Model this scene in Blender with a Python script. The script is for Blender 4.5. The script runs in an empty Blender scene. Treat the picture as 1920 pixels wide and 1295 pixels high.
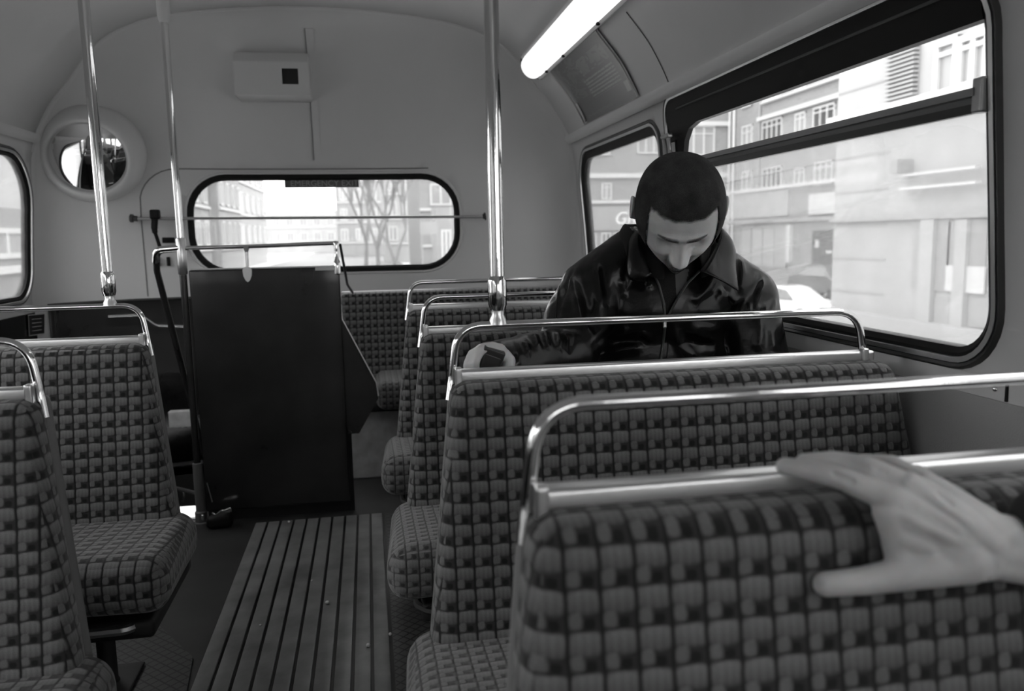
import bpy, bmesh, math, random
import numpy as np
from mathutils import Vector, Matrix, noise
from mathutils.geometry import delaunay_2d_cdt
from mathutils.bvhtree import BVHTree
PI = math.pi
random.seed(7)
SC = bpy.context.scene
COL = SC.collection

# ------------------------------------------------------------------ camera
F = 1493.0; CX, CY = 960.0, 647.5
VPX, VPY, ROLL = 688.0, 447.0, 0.019
CAM = Vector((0, 0, 1.04))
_Y = Vector(((VPX-CX)/F, (VPY-CY)/F, 1)).normalized()
_p2 = Vector(((VPX+1000-CX)/F, (VPY-1000*ROLL-CY)/F, 1))
_Z = _Y.cross(_p2).normalized()
if _Z.y > 0: _Z = -_Z
_X = _Y.cross(_Z).normalized()
if _X.x < 0: _X = -_X
RIGHT = Vector((_X.x, _Y.x, _Z.x)); DOWN = Vector((_X.y, _Y.y, _Z.y)); FWD = Vector((_X.z, _Y.z, _Z.z))
def ray(u, v):
    return (RIGHT*((u-CX)/F) + DOWN*((v-CY)/F) + FWD).normalized()
def at(u, v, Y):                       # a point of the bus at depth Y
    d = ray(u, v); return CAM + d*((Y-CAM.y)/d.y)
def atx(u, v, X):
    d = ray(u, v); return CAM + d*((X-CAM.x)/d.x)
cam = bpy.data.cameras.new('camera'); camo = bpy.data.objects.new('camera', cam); COL.objects.link(camo)
M = Matrix((( RIGHT.x, -DOWN.x, -FWD.x, CAM.x), (RIGHT.y, -DOWN.y, -FWD.y, CAM.y), (RIGHT.z, -DOWN.z, -FWD.z, CAM.z), (0, 0, 0, 1)))
camo.matrix_world = M
cam.sensor_width = 36; cam.lens = F/1920*36; cam.clip_start = 0.02; cam.clip_end = 600
cam.dof.use_dof = True; cam.dof.focus_distance = 1.75; cam.dof.aperture_fstop = 4.2
SC.camera = camo

# ------------------------------------------------------------------ world and exposure
W = bpy.data.worlds.new('overcast_sky'); SC.world = W; W.use_nodes = True
wn = W.node_tree; wn.nodes.clear()
wo = wn.nodes.new('ShaderNodeOutputWorld'); wb = wn.nodes.new('ShaderNodeBackground')
wb.inputs['Color'].default_value = (1, 1, 1, 1); wb.inputs['Strength'].default_value = 3.2
wn.links.new(wb.outputs[0], wo.inputs[0])
SC.view_settings.view_transform = 'Standard'; SC.view_settings.look = 'None'
SC.view_settings.gamma = 1; SC.view_settings.exposure = 0.5; SC.view_settings.use_curve_mapping = False
SC.cycles.max_bounces = 8; SC.cycles.diffuse_bounces = 5; SC.cycles.glossy_bounces = 4
SC.cycles.transparent_max_bounces = 12; SC.cycles.caustics_reflective = False; SC.cycles.caustics_refractive = False
SC.cycles.use_denoising = True; SC.cycles.sample_clamp_indirect = 6

# ------------------------------------------------------------------ materials
def newmat(name):
    m = bpy.data.materials.new(name); m.use_nodes = True
    return m, m.node_tree, m.node_tree.nodes['Principled BSDF']
def g(v): return (v, v, v, 1)
def mat(name, val, rough=.5, metal=0, spec=.5, bump=0, bscale=200, var=0, vscale=6, coat=0, emit=0):
    m, t, b = newmat(name)
    b.inputs['Base Color'].default_value = g(val); b.inputs['Roughness'].default_value = rough
    b.inputs['Metallic'].default_value = metal; b.inputs['Specular IOR Level'].default_value = spec
    b.inputs['Coat Weight'].default_value = coat
    if emit:
        b.inputs['Emission Color'].default_value = g(1); b.inputs['Emission Strength'].default_value = emit
    tc = t.nodes.new('ShaderNodeTexCoord')
    if bump:
        n = t.nodes.new('ShaderNodeTexNoise'); n.inputs['Scale'].default_value = bscale; n.inputs['Detail'].default_value = 3
        bp = t.nodes.new('ShaderNodeBump'); bp.inputs['Strength'].default_value = bump; bp.inputs['Distance'].default_value = .002
        t.links.new(tc.outputs['Object'], n.inputs['Vector']); t.links.new(n.outputs['Fac'], bp.inputs['Height']); t.links.new(bp.outputs[0], b.inputs['Normal'])
    if var:
        n = t.nodes.new('ShaderNodeTexNoise'); n.inputs['Scale'].default_value = vscale; n.inputs['Detail'].default_value = 6
        r = t.nodes.new('ShaderNodeMapRange'); r.inputs[1].default_value = .3; r.inputs[2].default_value = .7
        r.inputs[3].default_value = val*(1-var); r.inputs[4].default_value = val*(1+var)
        t.links.new(tc.outputs['Object'], n.inputs['Vector']); t.links.new(n.outputs['Fac'], r.inputs[0]); t.links.new(r.outputs[0], b.inputs['Base Color'])
    return m
def math_node(t, op, a, b=None, c=None):
    n = t.nodes.new('ShaderNodeMath'); n.operation = op
    for i, x in enumerate((a, b, c)):
        if x is None: continue
        if isinstance(x, (int, float)): n.inputs[i].default_value = x
        else: t.links.new(x, n.inputs[i])
    return n.outputs[0]
def moquette(name, pu=.0300, pv=.0340, hi=.165, mid=.030, lo=.008):
    m, t, b = newmat(name); N = lambda *a: math_node(t, *a)
    uv = t.nodes.new('ShaderNodeUVMap'); sp = t.nodes.new('ShaderNodeSeparateXYZ'); t.links.new(uv.outputs[0], sp.inputs[0])
    nz = t.nodes.new('ShaderNodeTexNoise'); nz.inputs['Scale'].default_value = 45; t.links.new(uv.outputs[0], nz.inputs['Vector'])
    wob = N('MULTIPLY', N('SUBTRACT', nz.outputs['Fac'], .5), .10)
    u = N('ADD', N('DIVIDE', sp.outputs[0], pu), wob); v = N('ADD', N('DIVIDE', sp.outputs[1], pv), wob)
    fu = N('FRACT', u); fv = N('FRACT', v)
    def block(cu, cv, ru, rv, p=4, edge=.55):
        du = N('POWER', N('ABSOLUTE', N('DIVIDE', N('SUBTRACT', fu, cu), ru)), p)
        dv = N('POWER', N('ABSOLUTE', N('DIVIDE', N('SUBTRACT', fv, cv), rv)), p)
        mr = t.nodes.new('ShaderNodeMapRange'); mr.interpolation_type = 'SMOOTHSTEP'
        t.links.new(N('ADD', du, dv), mr.inputs[0]); mr.inputs[1].default_value = 1+edge; mr.inputs[2].default_value = 1-edge
        mr.inputs[3].default_value = 0; mr.inputs[4].default_value = 1
        return mr.outputs[0]
    big = block(.46, .70, .45, .29, 4, .85)
    small = block(.20, .25, .20, .19, 3, .8)
    pit = block(.60, .17, .16, .13, 3, .8)
    gap = block(.955, .5, .06, 9, 2, .9)
    shade = N('ADD', N('MULTIPLY', N('SUBTRACT', fv, .42), 1.25), .45)  # block tops lighter: top-lit fade put into the weave colour
    wv = N('MULTIPLY', N('SINE', N('MULTIPLY', u, 6.283*4)), .10)
    val = N('ADD', mid, N('MULTIPLY', big, N('MULTIPLY', N('ADD', shade, wv), hi-mid)))
    val = N('ADD', val, N('MULTIPLY', small, (hi-mid)*.75))
    dk = N('MAXIMUM', N('MULTIPLY', pit, .7), N('MULTIPLY', gap, .6))
    val = N('MULTIPLY', val, N('SUBTRACT', 1, dk)); val = N('ADD', val, lo*.5)
    low = small
    fn = t.nodes.new('ShaderNodeTexNoise'); fn.inputs['Scale'].default_value = 700; t.links.new(uv.outputs[0], fn.inputs['Vector'])
    wn_ = t.nodes.new('ShaderNodeTexNoise'); wn_.inputs['Scale'].default_value = 5; t.links.new(uv.outputs[0], wn_.inputs['Vector'])
    val = N('MULTIPLY', val, N('ADD', .55, N('MULTIPLY', fn.outputs['Fac'], .9)))
    val = N('MULTIPLY', val, N('ADD', .7, N('MULTIPLY', wn_.outputs['Fac'], .6)))
    val = N('MAXIMUM', val, .005)
    t.links.new(val, b.inputs['Base Color'])
    b.inputs['Roughness'].default_value = .9; b.inputs['Specular IOR Level'].default_value = .15
    b.inputs['Sheen Weight'].default_value = .25; b.inputs['Sheen Roughness'].default_value = .5
    h = N('ADD', N('MULTIPLY', big, 1), N('ADD', N('MULTIPLY', small, .8), N('ADD', N('MULTIPLY', low, .5), N('MULTIPLY', fn.outputs['Fac'], .25))))
    bp = t.nodes.new('ShaderNodeBump'); bp.inputs['Strength'].default_value = .6; bp.inputs['Distance'].default_value = .003
    t.links.new(h, bp.inputs['Height']); t.links.new(bp.outputs[0], b.inputs['Normal'])
    return m
def glass_mat(name, haze=.05, tint=1.0):
    m = bpy.data.materials.new(name); m.use_nodes = True; t = m.node_tree; t.nodes.clear()
    o = t.nodes.new('ShaderNodeOutputMaterial'); tr = t.nodes.new('ShaderNodeBsdfTransparent'); gl = t.nodes.new('ShaderNodeBsdfGlossy')
    tl = t.nodes.new('ShaderNodeBsdfTranslucent'); df = t.nodes.new('ShaderNodeBsdfDiffuse'); lw = t.nodes.new('ShaderNodeLayerWeight'); lw.inputs[0].default_value = .5
    tr.inputs[0].default_value = g(tint); gl.inputs['Roughness'].default_value = .02; tl.inputs[0].default_value = g(.8); df.inputs[0].default_value = g(.6)
    tc = t.nodes.new('ShaderNodeTexCoord'); nz = t.nodes.new('ShaderNodeTexNoise'); nz.inputs['Scale'].default_value = 9; nz.inputs['Detail'].default_value = 8
    t.links.new(tc.outputs['Object'], nz.inputs['Vector'])
    a = t.nodes.new('ShaderNodeMixShader'); b2 = t.nodes.new('ShaderNodeMixShader'); c = t.nodes.new('ShaderNodeMixShader')
    a.inputs[0].default_value = .35
    t.links.new(tl.outputs[0], a.inputs[1]); t.links.new(df.outputs[0], a.inputs[2])
    t.links.new(math_node(t, 'MULTIPLY', nz.outputs['Fac'], haze*2), b2.inputs[0])
    t.links.new(tr.outputs[0], b2.inputs[1]); t.links.new(a.outputs[0], b2.inputs[2])
    t.links.new(math_node(t, 'MULTIPLY_ADD', math_node(t, 'POWER', lw.outputs['Facing'], 5.0), .8, .04), c.inputs[0]); t.links.new(b2.outputs[0], c.inputs[1]); t.links.new(gl.outputs[0], c.inputs[2])
    t.links.new(c.outputs[0], o.inputs[0])
    return m
def brick_mat(name, v, s=1.0):
    m, t, b = newmat(name); br = t.nodes.new('ShaderNodeTexBrick'); tc = t.nodes.new('ShaderNodeTexCoord')
    mp = t.nodes.new('ShaderNodeVectorMath'); mp.operation = 'DOT_PRODUCT'; mp.inputs[1].default_value = (1, 1, 0)
    sp = t.nodes.new('ShaderNodeSeparateXYZ'); cb = t.nodes.new('ShaderNodeCombineXYZ')
    t.links.new(tc.outputs['Object'], mp.inputs[0]); t.links.new(tc.outputs['Object'], sp.inputs[0])
    t.links.new(mp.outputs['Value'], cb.inputs[0]); t.links.new(sp.outputs[2], cb.inputs[1]); t.links.new(cb.outputs[0], br.inputs['Vector'])
    br.inputs['Color1'].default_value = g(v); br.inputs['Color2'].default_value = g(v*.88); br.inputs['Mortar'].default_value = g(v*1.15)
    br.inputs['Scale'].default_value = s; br.inputs['Brick Width'].default_value = .5; br.inputs['Row Height'].default_value = .18; br.inputs['Mortar Size'].default_value = .015
    t.links.new(br.outputs['Color'], b.inputs['Base Color']); b.inputs['Roughness'].default_value = .9
    return m
def poster_mat():
    m, t, b = newmat('advert_print'); N = lambda *a: math_node(t, *a)
    uv = t.nodes.new('ShaderNodeUVMap'); sp = t.nodes.new('ShaderNodeSeparateXYZ'); t.links.new(uv.outputs[0], sp.inputs[0])
    u, v = sp.outputs[0], sp.outputs[1]
    def band(x, lo, hi): return N('MULTIPLY', N('GREATER_THAN', x, lo), N('LESS_THAN', x, hi))
    ns = t.nodes.new('ShaderNodeTexNoise'); ns.inputs['Scale'].default_value = 60; ns.inputs['Detail'].default_value = 2; t.links.new(uv.outputs[0], ns.inputs['Vector'])
    fig = t.nodes.new('ShaderNodeTexNoise'); fig.inputs['Scale'].default_value = 7; fig.inputs['Detail'].default_value = 5; fig.inputs['Distortion'].default_value = 2; t.links.new(uv.outputs[0], fig.inputs['Vector'])
    lines = N('MULTIPLY', N('GREATER_THAN', N('FRACT', N('MULTIPLY', v, 22)), .5), N('MULTIPLY', band(u, .38, .9), band(v, .27, .55)))
    lines = N('MULTIPLY', lines, N('MULTIPLY', N('GREATER_THAN', ns.outputs['Fac'], .42), .20))
    figure = N('MULTIPLY', N('MULTIPLY', N('GREATER_THAN', fig.outputs['Fac'], .5), band(u, .08, .45)), N('MULTIPLY', band(v, .35, .95), .05))
    head = N('MULTIPLY', N('GREATER_THAN', fig.outputs['Fac'], .48), N('MULTIPLY', N('MULTIPLY', band(u, .42, .92), band(v, .6, .8)), .08))
    logo = N('MULTIPLY', N('MULTIPLY', band(u, .9, .96), band(v, .12, .26)), .22)
    foot = N('MULTIPLY', N('MULTIPLY', band(u, .12, .62), band(v, .06, .10)), N('MULTIPLY', N('GREATER_THAN', ns.outputs['Fac'], .5), .06))
    val = N('ADD', N('ADD', N('ADD', .018, lines), N('ADD', figure, head)), N('ADD', logo, foot))
    t.links.new(val, b.inputs['Base Color']); b.inputs['Roughness'].default_value = .35; b.inputs['Coat Weight'].default_value = .9; b.inputs['Coat Roughness'].default_value = .28
    return m

M_CREAM = mat('cream_laminate', .67, .45, bump=.15, bscale=90, var=.04, vscale=2)
M_CEIL = mat('ceiling_laminate', .66, .5, bump=.15, bscale=90, var=.04, vscale=2)
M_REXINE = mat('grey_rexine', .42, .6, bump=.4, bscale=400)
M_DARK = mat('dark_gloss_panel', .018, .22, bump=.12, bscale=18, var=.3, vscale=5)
M_DARKM = mat('dark_matt_paint', .012, .6)
M_RUBBER = mat('black_rubber', .008, .55, spec=.2)
M_RUBG = mat('grey_rubber', .05, .4)
M_CHROME = mat('worn_chrome', .80, .10, metal=1, bump=.08, bscale=60)
M_ALU = mat('brushed_aluminium', .72, .32, metal=1, bump=.1, bscale=120)
M_ALUD = mat('dull_aluminium', .42, .45, metal=1)
M_BAR = mat('grey_bar_paint', .28, .35)
M_WHITE = mat('white_enamel', .75, .35)
M_PLATE = mat('grey_enamel', .55, .5, var=.2, vscale=20)
M_BOX = mat('cream_box_paint', .62, .45)
M_SHELL = mat('seat_shell_paint', .16, .5, bump=.2, bscale=300)
M_MOQ = moquette('moquette')
M_MOQC = moquette('moquette_cushion', .026, .028, .17, .07, .02)
M_GLASS = glass_mat('window_glass', .03)
M_GLASSH = glass_mat('hazy_glass', .10)
M_GLASSL = glass_mat('road_film_glass', .08)
M_MIRROR = mat('mirror_glass', .9, .03, metal=1)
M_TUBE = mat('lit_diffuser', .8, .4, emit=.75)
M_FACE = mat('face_skin', .66, .42, bump=.25, bscale=500, var=.10, vscale=30)
M_FACE.node_tree.nodes['Principled BSDF'].inputs['Subsurface Weight'].default_value = .08
M_FACE.node_tree.nodes['Principled BSDF'].inputs['Subsurface Scale'].default_value = .004
M_SKIN = mat('skin', .47, .5, bump=.25, bscale=500, var=.12, vscale=30)
M_SKIN.node_tree.nodes['Principled BSDF'].inputs['Subsurface Weight'].default_value = .12
M_SKIN.node_tree.nodes['Principled BSDF'].inputs['Subsurface Scale'].default_value = .006
def fuzz(name, val, scale):
    m, t, b = newmat(name); b.inputs['Base Color'].default_value = g(val); b.inputs['Roughness'].default_value = .85; b.inputs['Specular IOR Level'].default_value = .15
    at_ = t.nodes.new('ShaderNodeAttribute'); at_.attribute_name = 'hair_cover'; tc = t.nodes.new('ShaderNodeTexCoord')
    n = t.nodes.new('ShaderNodeTexNoise'); n.inputs['Scale'].default_value = scale; n.inputs['Detail'].default_value = 2; t.links.new(tc.outputs['Object'], n.inputs['Vector'])
    a = math_node(t, 'ADD', math_node(t, 'MULTIPLY', at_.outputs['Fac'], 1.25), math_node(t, 'MULTIPLY', math_node(t, 'SUBTRACT', n.outputs['Fac'], .55), 1.2))
    mr = t.nodes.new('ShaderNodeClamp'); t.links.new(a, mr.inputs[0]); t.links.new(mr.outputs[0], b.inputs['Alpha'])
    n2 = t.nodes.new('ShaderNodeTexNoise'); n2.inputs['Scale'].default_value = 28; n2.inputs['Detail'].default_value = 5; t.links.new(tc.outputs['Object'], n2.inputs['Vector'])
    t.links.new(math_node(t, 'MULTIPLY', math_node(t, 'MULTIPLY', n.outputs['Fac'], n2.outputs['Fac']), val*4), b.inputs['Base Color'])
    bp = t.nodes.new('ShaderNodeBump'); bp.inputs['Distance'].default_value = .0008; t.links.new(n.outputs['Fac'], bp.inputs['Height']); t.links.new(bp.outputs[0], b.inputs['Normal'])
    return m
M_HAIR = fuzz('short_dark_hair', .040, 800); M_BROW = fuzz('eyebrow_hair', .035, 900); M_STUB = fuzz('stubble', .05, 900)
M_LEATHER = mat('black_leather', .006, .30, bump=.25, bscale=90, spec=.32)
M_LEATHER.node_tree.nodes['Principled BSDF'].inputs['Roughness'].default_value = .27
M_KNIT = mat('dark_knit', .012, .95, bump=.6, bscale=500)
M_SHIRT = mat('grey_shirt', .12, .9)
M_CLOTH = mat('dark_trousers', .02, .9)
M_FLOOR = mat('dark_lino', .028, .45, var=.3, vscale=8)
M_SLAT = mat('worn_wood_slat', .17, .42, bump=.3, bscale=60, var=.35, vscale=9)
M_PALE = mat('pale_step_edge', .7, .5)  # step nosing with its reflection put into the pale colour
M_CRUMB = mat('white_crumb', .7, .8)
M_PHONE = mat('dark_plastic', .03, .35)
M_STONE = mat('pale_stone', .34, .85, var=.08, vscale=.7)
M_STONED = mat('grey_stone', .28, .85, var=.08, vscale=.7)
M_BRICK = brick_mat('brick', .25)
M_BRICKP = brick_mat('hazed_brick', .27)  # distance haze of the far buildings put into the brick colour
M_WFRAME = mat('white_window_paint', .50, .5)
M_PANE = mat('town_window_pane', .28, .08, spec=.8)
M_PANED = mat('dark_window_pane', .06, .08, spec=.8)
M_ROAD = mat('pale_bounce_road', .50, .6, var=.1, vscale=.3)  # paler than asphalt, so the ground bounces light up into the bus
M_LINE = mat('joint_line', .22, .6)
M_BARK = mat('bark', .16, .9)
M_CARW = mat('white_car_paint', .80, .15, coat=1)
M_CARD = mat('dark_car_paint', .10, .15, coat=1)
M_CARG = mat('car_glass', .10, .05, spec=1)
M_TYRE = mat('tyre', .03, .8)

# ------------------------------------------------------------------ mesh helpers
def tag(o, label=None, cat=None, group=None, kind=None):
    if label: o['label'] = label
    if cat: o['category'] = cat
    if group: o['group'] = group
    if kind: o['kind'] = kind
    return o
def empty(name, loc=(0, 0, 0), label=None, cat=None, group=None, kind=None):
    o = bpy.data.objects.new(name, None); COL.objects.link(o); o.location = loc; o.empty_display_size = .05
    return tag(o, label, cat, group, kind)
class MB:
    def __init__(s): s.v = []; s.f = []
    def add(s, vs, fs):
        b = len(s.v); s.v += [tuple(x) for x in vs]; s.f += [tuple(i+b for i in f) for f in fs]; return s
    def build(s, name, m, parent=None, smooth=True, loc=None, uv=False, angle=40):
        me = bpy.data.meshes.new(name); off = Vector((0, 0, 0))
        if parent is not None: off = world_loc(parent)
        elif loc is not None: off = Vector(loc)
        me.from_pydata([(x-off.x, y-off.y, z-off.z) for x, y, z in s.v], [], s.f)
        bm = bmesh.new(); bm.from_mesh(me); bmesh.ops.remove_doubles(bm, verts=bm.verts, dist=1e-6)
        bmesh.ops.recalc_face_normals(bm, faces=bm.faces)
        if uv:
            l = bm.loops.layers.uv.new('UVMap')
            for f in bm.faces:
                n = f.normal
                a = max(range(3), key=lambda i: abs(n[i])*(1.0, 1.05, 1.0)[i])
                for lp in f.loops:
                    c = lp.vert.co + off
                    lp[l].uv = ((c.y, c.z), (c.x, c.z), (c.x, c.y))[a]
        bm.to_mesh(me); bm.free()
        if smooth: me.shade_smooth()
        me.materials.append(m)
        o = bpy.data.objects.new(name, me); COL.objects.link(o)
        if smooth and angle:
            me.set_sharp_from_angle(angle=math.radians(angle))
        if parent is not None: o.parent = parent
        else: o.location = off
        return o
def world_loc(o):
    p = Vector(o.location)
    while o.parent is not None: o = o.parent; p += Vector(o.location)
    return p
def box(mb, x0, x1, y0, y1, z0, z1):
    vs = [(x, y, z) for x in (x0, x1) for y in (y0, y1) for z in (z0, z1)]
    return mb.add(vs, [(0, 1, 3, 2), (4, 6, 7, 5), (0, 4, 5, 1), (2, 3, 7, 6), (0, 2, 6, 4), (1, 5, 7, 3)])
def rbox(mb, lo, hi, r, n=6, k=4, warp=None):
    """rounded box; every face a grid"""
    lo = Vector(lo); hi = Vector(hi); r = min(r, *(0.499*(hi-lo)))
    def line(a, b, mid):
        e = [a + r*(1-math.cos(PI/2*i/k)) for i in range(k)]
        m = [a+r + (b-a-2*r)*i/mid for i in range(mid+1)]
        return e + m + [b-(x-a) for x in reversed(e)]
    d = hi-lo; mids = [max(1, min(n*4, int(round(d[i]/max(d)*n*4)))) for i in range(3)]
    L = [line(lo[i], hi[i], mids[i]) for i in range(3)]
    for ax in range(3):
        a, b = (ax+1) % 3, (ax+2) % 3
        for side in (0, 1):
            vs = []; na, nb = len(L[a]), len(L[b])
            for i in range(na):
                for j in range(nb):
                    p = [0, 0, 0]; p[ax] = (lo, hi)[side][ax]; p[a] = L[a][i]; p[b] = L[b][j]
                    p = Vector(p); c = Vector([min(max(p[q], lo[q]+r), hi[q]-r) for q in range(3)])
                    q = p-c
                    if q.length > 1e-9: p = c + q.normalized()*r
                    if warp: p = warp(p)
                    vs.append(tuple(p))
            fs = [(i*nb+j, (i+1)*nb+j, (i+1)*nb+j+1, i*nb+j+1) for i in range(na-1) for j in range(nb-1)]
            mb.add(vs, fs)
    return mb
def frames(pts, closed=False, up=None):
    P = [Vector(p) for p in pts]; n = len(P); T = []
    for i in range(n):
        a = P[i-1] if (i > 0 or closed) else P[0]; b = P[(i+1) % n] if (i < n-1 or closed) else P[n-1]
        T.append((b-a).normalized())
    N = []; 
    u = Vector(up) if up is not None else (Vector((0, 0, 1)) if abs(T[0].z) < .9 else Vector((1, 0, 0)))
    u = (u - T[0]*u.dot(T[0])).normalized(); N.append(u)
    for i in range(1, n):
        u = N[-1] - T[i]*N[-1].dot(T[i]); u.normalize(); N.append(u)
    return P, T, N
def tube(mb, pts, r, n=10, closed=False, caps=True, flat=1.0):
    P, T, N = frames(pts, closed); rr = r if isinstance(r, (list, tuple)) else [r]*len(P)
    vs = []
    for p, t, u, q in zip(P, T, N, rr):
        w = t.cross(u)
        for k in range(n):
            a = 2*PI*k/n; vs.append(p + u*(math.cos(a)*q) + w*(math.sin(a)*q*flat))
    m = len(P); fs = []
    for i in range(m if closed else m-1):
        j = (i+1) % m
        for k in range(n): fs.append((i*n+k, i*n+(k+1) % n, j*n+(k+1) % n, j*n+k))
    if caps and not closed: fs += [tuple(range(n)), tuple(range((m-1)*n, m*n))]
    return mb.add(vs, fs)
def fillet(pts, r, k=8):
    P = [Vector(p) for p in pts]; out = [P[0]]
    for i in range(1, len(P)-1):
        a, b, c = P[i-1], P[i], P[i+1]; u = (a-b).normalized(); v = (c-b).normalized()
        ang = u.angle(v); rr = r[i-1] if isinstance(r, (list, tuple)) else r
        d = min(rr/math.tan(ang/2), (a-b).length*.49, (c-b).length*.49)
        for j in range(k+1):
            t = j/k; p0 = b+u*d; p1 = b; p2 = b+v*d
            q = p0*(1-t)**2 + p1*2*t*(1-t)*1.0 + p2*t*t; out.append(q)
    out.append(P[-1]); return out
def sweep(mb, pts, normals, prof, closed=True):
    """sweep a closed profile [(side, normal)] along pts; side = in-surface direction away from the loop's middle"""
    P = [Vector(p) for p in pts]; n = len(P); m = len(prof); vs = []
    c = sum(P, Vector())/n
    for i in range(n):
        a = P[i-1] if (i > 0 or closed) else P[0]; b = P[(i+1) % n] if (i < n-1 or closed) else P[-1]
        t = (b-a).normalized(); N = Vector(normals[i]); s = t.cross(N).normalized()
        if closed and s.dot(P[i]-c) < 0: s = -s
        for (x, y) in prof: vs.append(P[i]+s*x+N*y)
    fs = []
    for i in range(n if closed else n-1):
        j = (i+1) % n
        for k in range(m): fs.append((i*m+k, i*m+(k+1) % m, j*m+(k+1) % m, j*m+k))
    if not closed: fs += [tuple(range(m)), tuple(range((n-1)*m, n*m))]
    return mb.add(vs, fs)
def rrect(x0, x1, y0, y1, r, k=8):
    if not isinstance(r, (list, tuple)): r = [r]*4
    out = []
    for (cx, cy, a0, q) in ((x1-r[0], y1-r[0], 0, r[0]), (x0+r[1], y1-r[1], 90, r[1]), (x0+r[2], y0+r[2], 180, r[2]), (x1-r[3], y0+r[3], 270, r[3])):
        for i in range(k+1):
            a = math.radians(a0+90*i/k); out.append((cx+q*math.cos(a), cy+q*math.sin(a)))
    return out
def dense(poly, step):
    out = []
    for i in range(len(poly)):
        a = Vector(poly[i]); b = Vector(poly[(i+1) % len(poly)]); n = max(1, int((b-a).length/step))
        for j in range(n): out.append(tuple(a.lerp(b, j/n)))
    return out
def inside(p, poly):
    x, y = p; c = False; n = len(poly)
    for i in range(n):
        x0, y0 = poly[i]; x1, y1 = poly[(i+1) % n]
        if (y0 > y) != (y1 > y) and x < (x1-x0)*(y-y0)/(y1-y0)+x0: c = not c
    return c
def sheet(outer, holes, grid, fmap):
    """triangulated sheet with holes; outer/holes polygons and grid points in a 2-D domain mapped by fmap"""
    pts = []; edges = []
    for poly in [outer]+holes:
        b = len(pts); pts += [Vector(p) for p in poly]; edges += [(b+i, b+(i+1) % len(poly)) for i in range(len(poly))]
    for q in grid:
        if inside(q, outer) and not any(inside(q, h) for h in holes): pts.append(Vector(q))
    V, _, Fc, *_r = delaunay_2d_cdt(pts, edges, [], 0, 1e-7)
    keep = []
    for f in Fc:
        c = sum((V[i] for i in f), Vector((0, 0)))/len(f); c = (c.x, c.y)
        if inside(c, outer) and not any(inside(c, h) for h in holes): keep.append(tuple(f))
    return [tuple(fmap(v.x, v.y)) for v in V], keep
def thick(o, t, offset=-1):
    m = o.modifiers.new('thickness', 'SOLIDIFY'); m.thickness = t; m.offset = offset; return o

# ------------------------------------------------------------------ bus body shape
BX = -.19; YJ = 3.56; DD = .34; NN = 2.3; YF = -2.6
_ctl = [(1.175, .60), (1.172, .80), (1.158, 1.0), (1.138, 1.22), (1.115, 1.42), (1.045, 1.575), (.95, 1.695), (.87, 1.80), (.77, 1.88), (.62, 1.937), (.45, 1.967), (.22, 1.988), (0, 1.995), (-.22, 1.988)]
def _cr():
    out = []
    for i in range(1, len(_ctl)-2):
        p = [np.array(_ctl[j], float) for j in (i-1, i, i+1, i+2)]
        for k in range(16):
            t = k/16; out.append(.5*((2*p[1])+(-p[0]+p[2])*t+(2*p[0]-5*p[1]+4*p[2]-p[3])*t*t+(-p[0]+3*p[1]-3*p[2]+p[3])*t**3))
    out.append(np.array(_ctl[-2], float)); return np.array(out)
_out = _cr()
_th = np.arctan2(_out[:, 1]-1.0, _out[:, 0]); _r = np.hypot(_out[:, 1]-1.0, _out[:, 0])
def prad(th):
    th = abs(th);
    if th > PI/2: th = PI-th
    return float(np.interp(th, _th, _r))
def half(z):                                  # half width of the body at height z (side and cove)
    if z <= .8: return 1.172
    return float(np.interp(z, _out[:, 1], _out[:, 0]))
def wall_r(Y, z, inset=0): return (BX+half(z)-inset, Y, z)
def wall_l(Y, z, inset=0): return (BX-half(z)+inset, Y, z)
def rear(p, q):
    t = min(1, math.hypot(p, q) if q > 0 else abs(p)); rho = math.sin(t*PI/2)**(2/NN) if t > 0 else 0
    Y = YJ + DD*max(0, math.cos(t*PI/2))**(2/NN) if t < 1 else YJ
    if q > 0:
        th = math.atan2(q, p); R = prad(th)*rho; return (BX+R*math.cos(th), Y, 1+R*math.sin(th))
    return (BX+math.copysign(1, p)*rho*half(1+q), Y, 1+q)
def rear_inv(x, z):
    dx = x-BX
    if z > 1:
        th = math.atan2(z-1, dx); rho = math.hypot(dx, z-1)/prad(th)
        t = math.asin(min(1, rho)**(NN/2))/(PI/2); return (t*math.cos(th), t*math.sin(th))
    t = math.asin(min(1, abs(dx)/half(z))**(NN/2))/(PI/2); return (math.copysign(t, dx), z-1)
def rear_pt(x, z, inset=0):
    p = Vector(rear(*rear_inv(x, z)))
    if inset:
        e = .004; a = Vector(rear(*rear_inv(x+e, z)))-Vector(rear(*rear_inv(x-e, z))); b = Vector(rear(*rear_inv(x, z+e)))-Vector(rear(*rear_inv(x, z-e)))
        n = a.cross(b).normalized()
        if n.y > 0: n = -n
        p += n*inset
    return p
def rear_n(x, z): return (rear_pt(x, z, 1.0)-rear_pt(x, z)).normalized()
def wall_n(side, z):
    e = .01; d = (half(z+e)-half(z-e))/(2*e); n = Vector((-1, 0, d)).normalized()
    return n if side > 0 else Vector((1, 0, d)).normalized()

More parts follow.
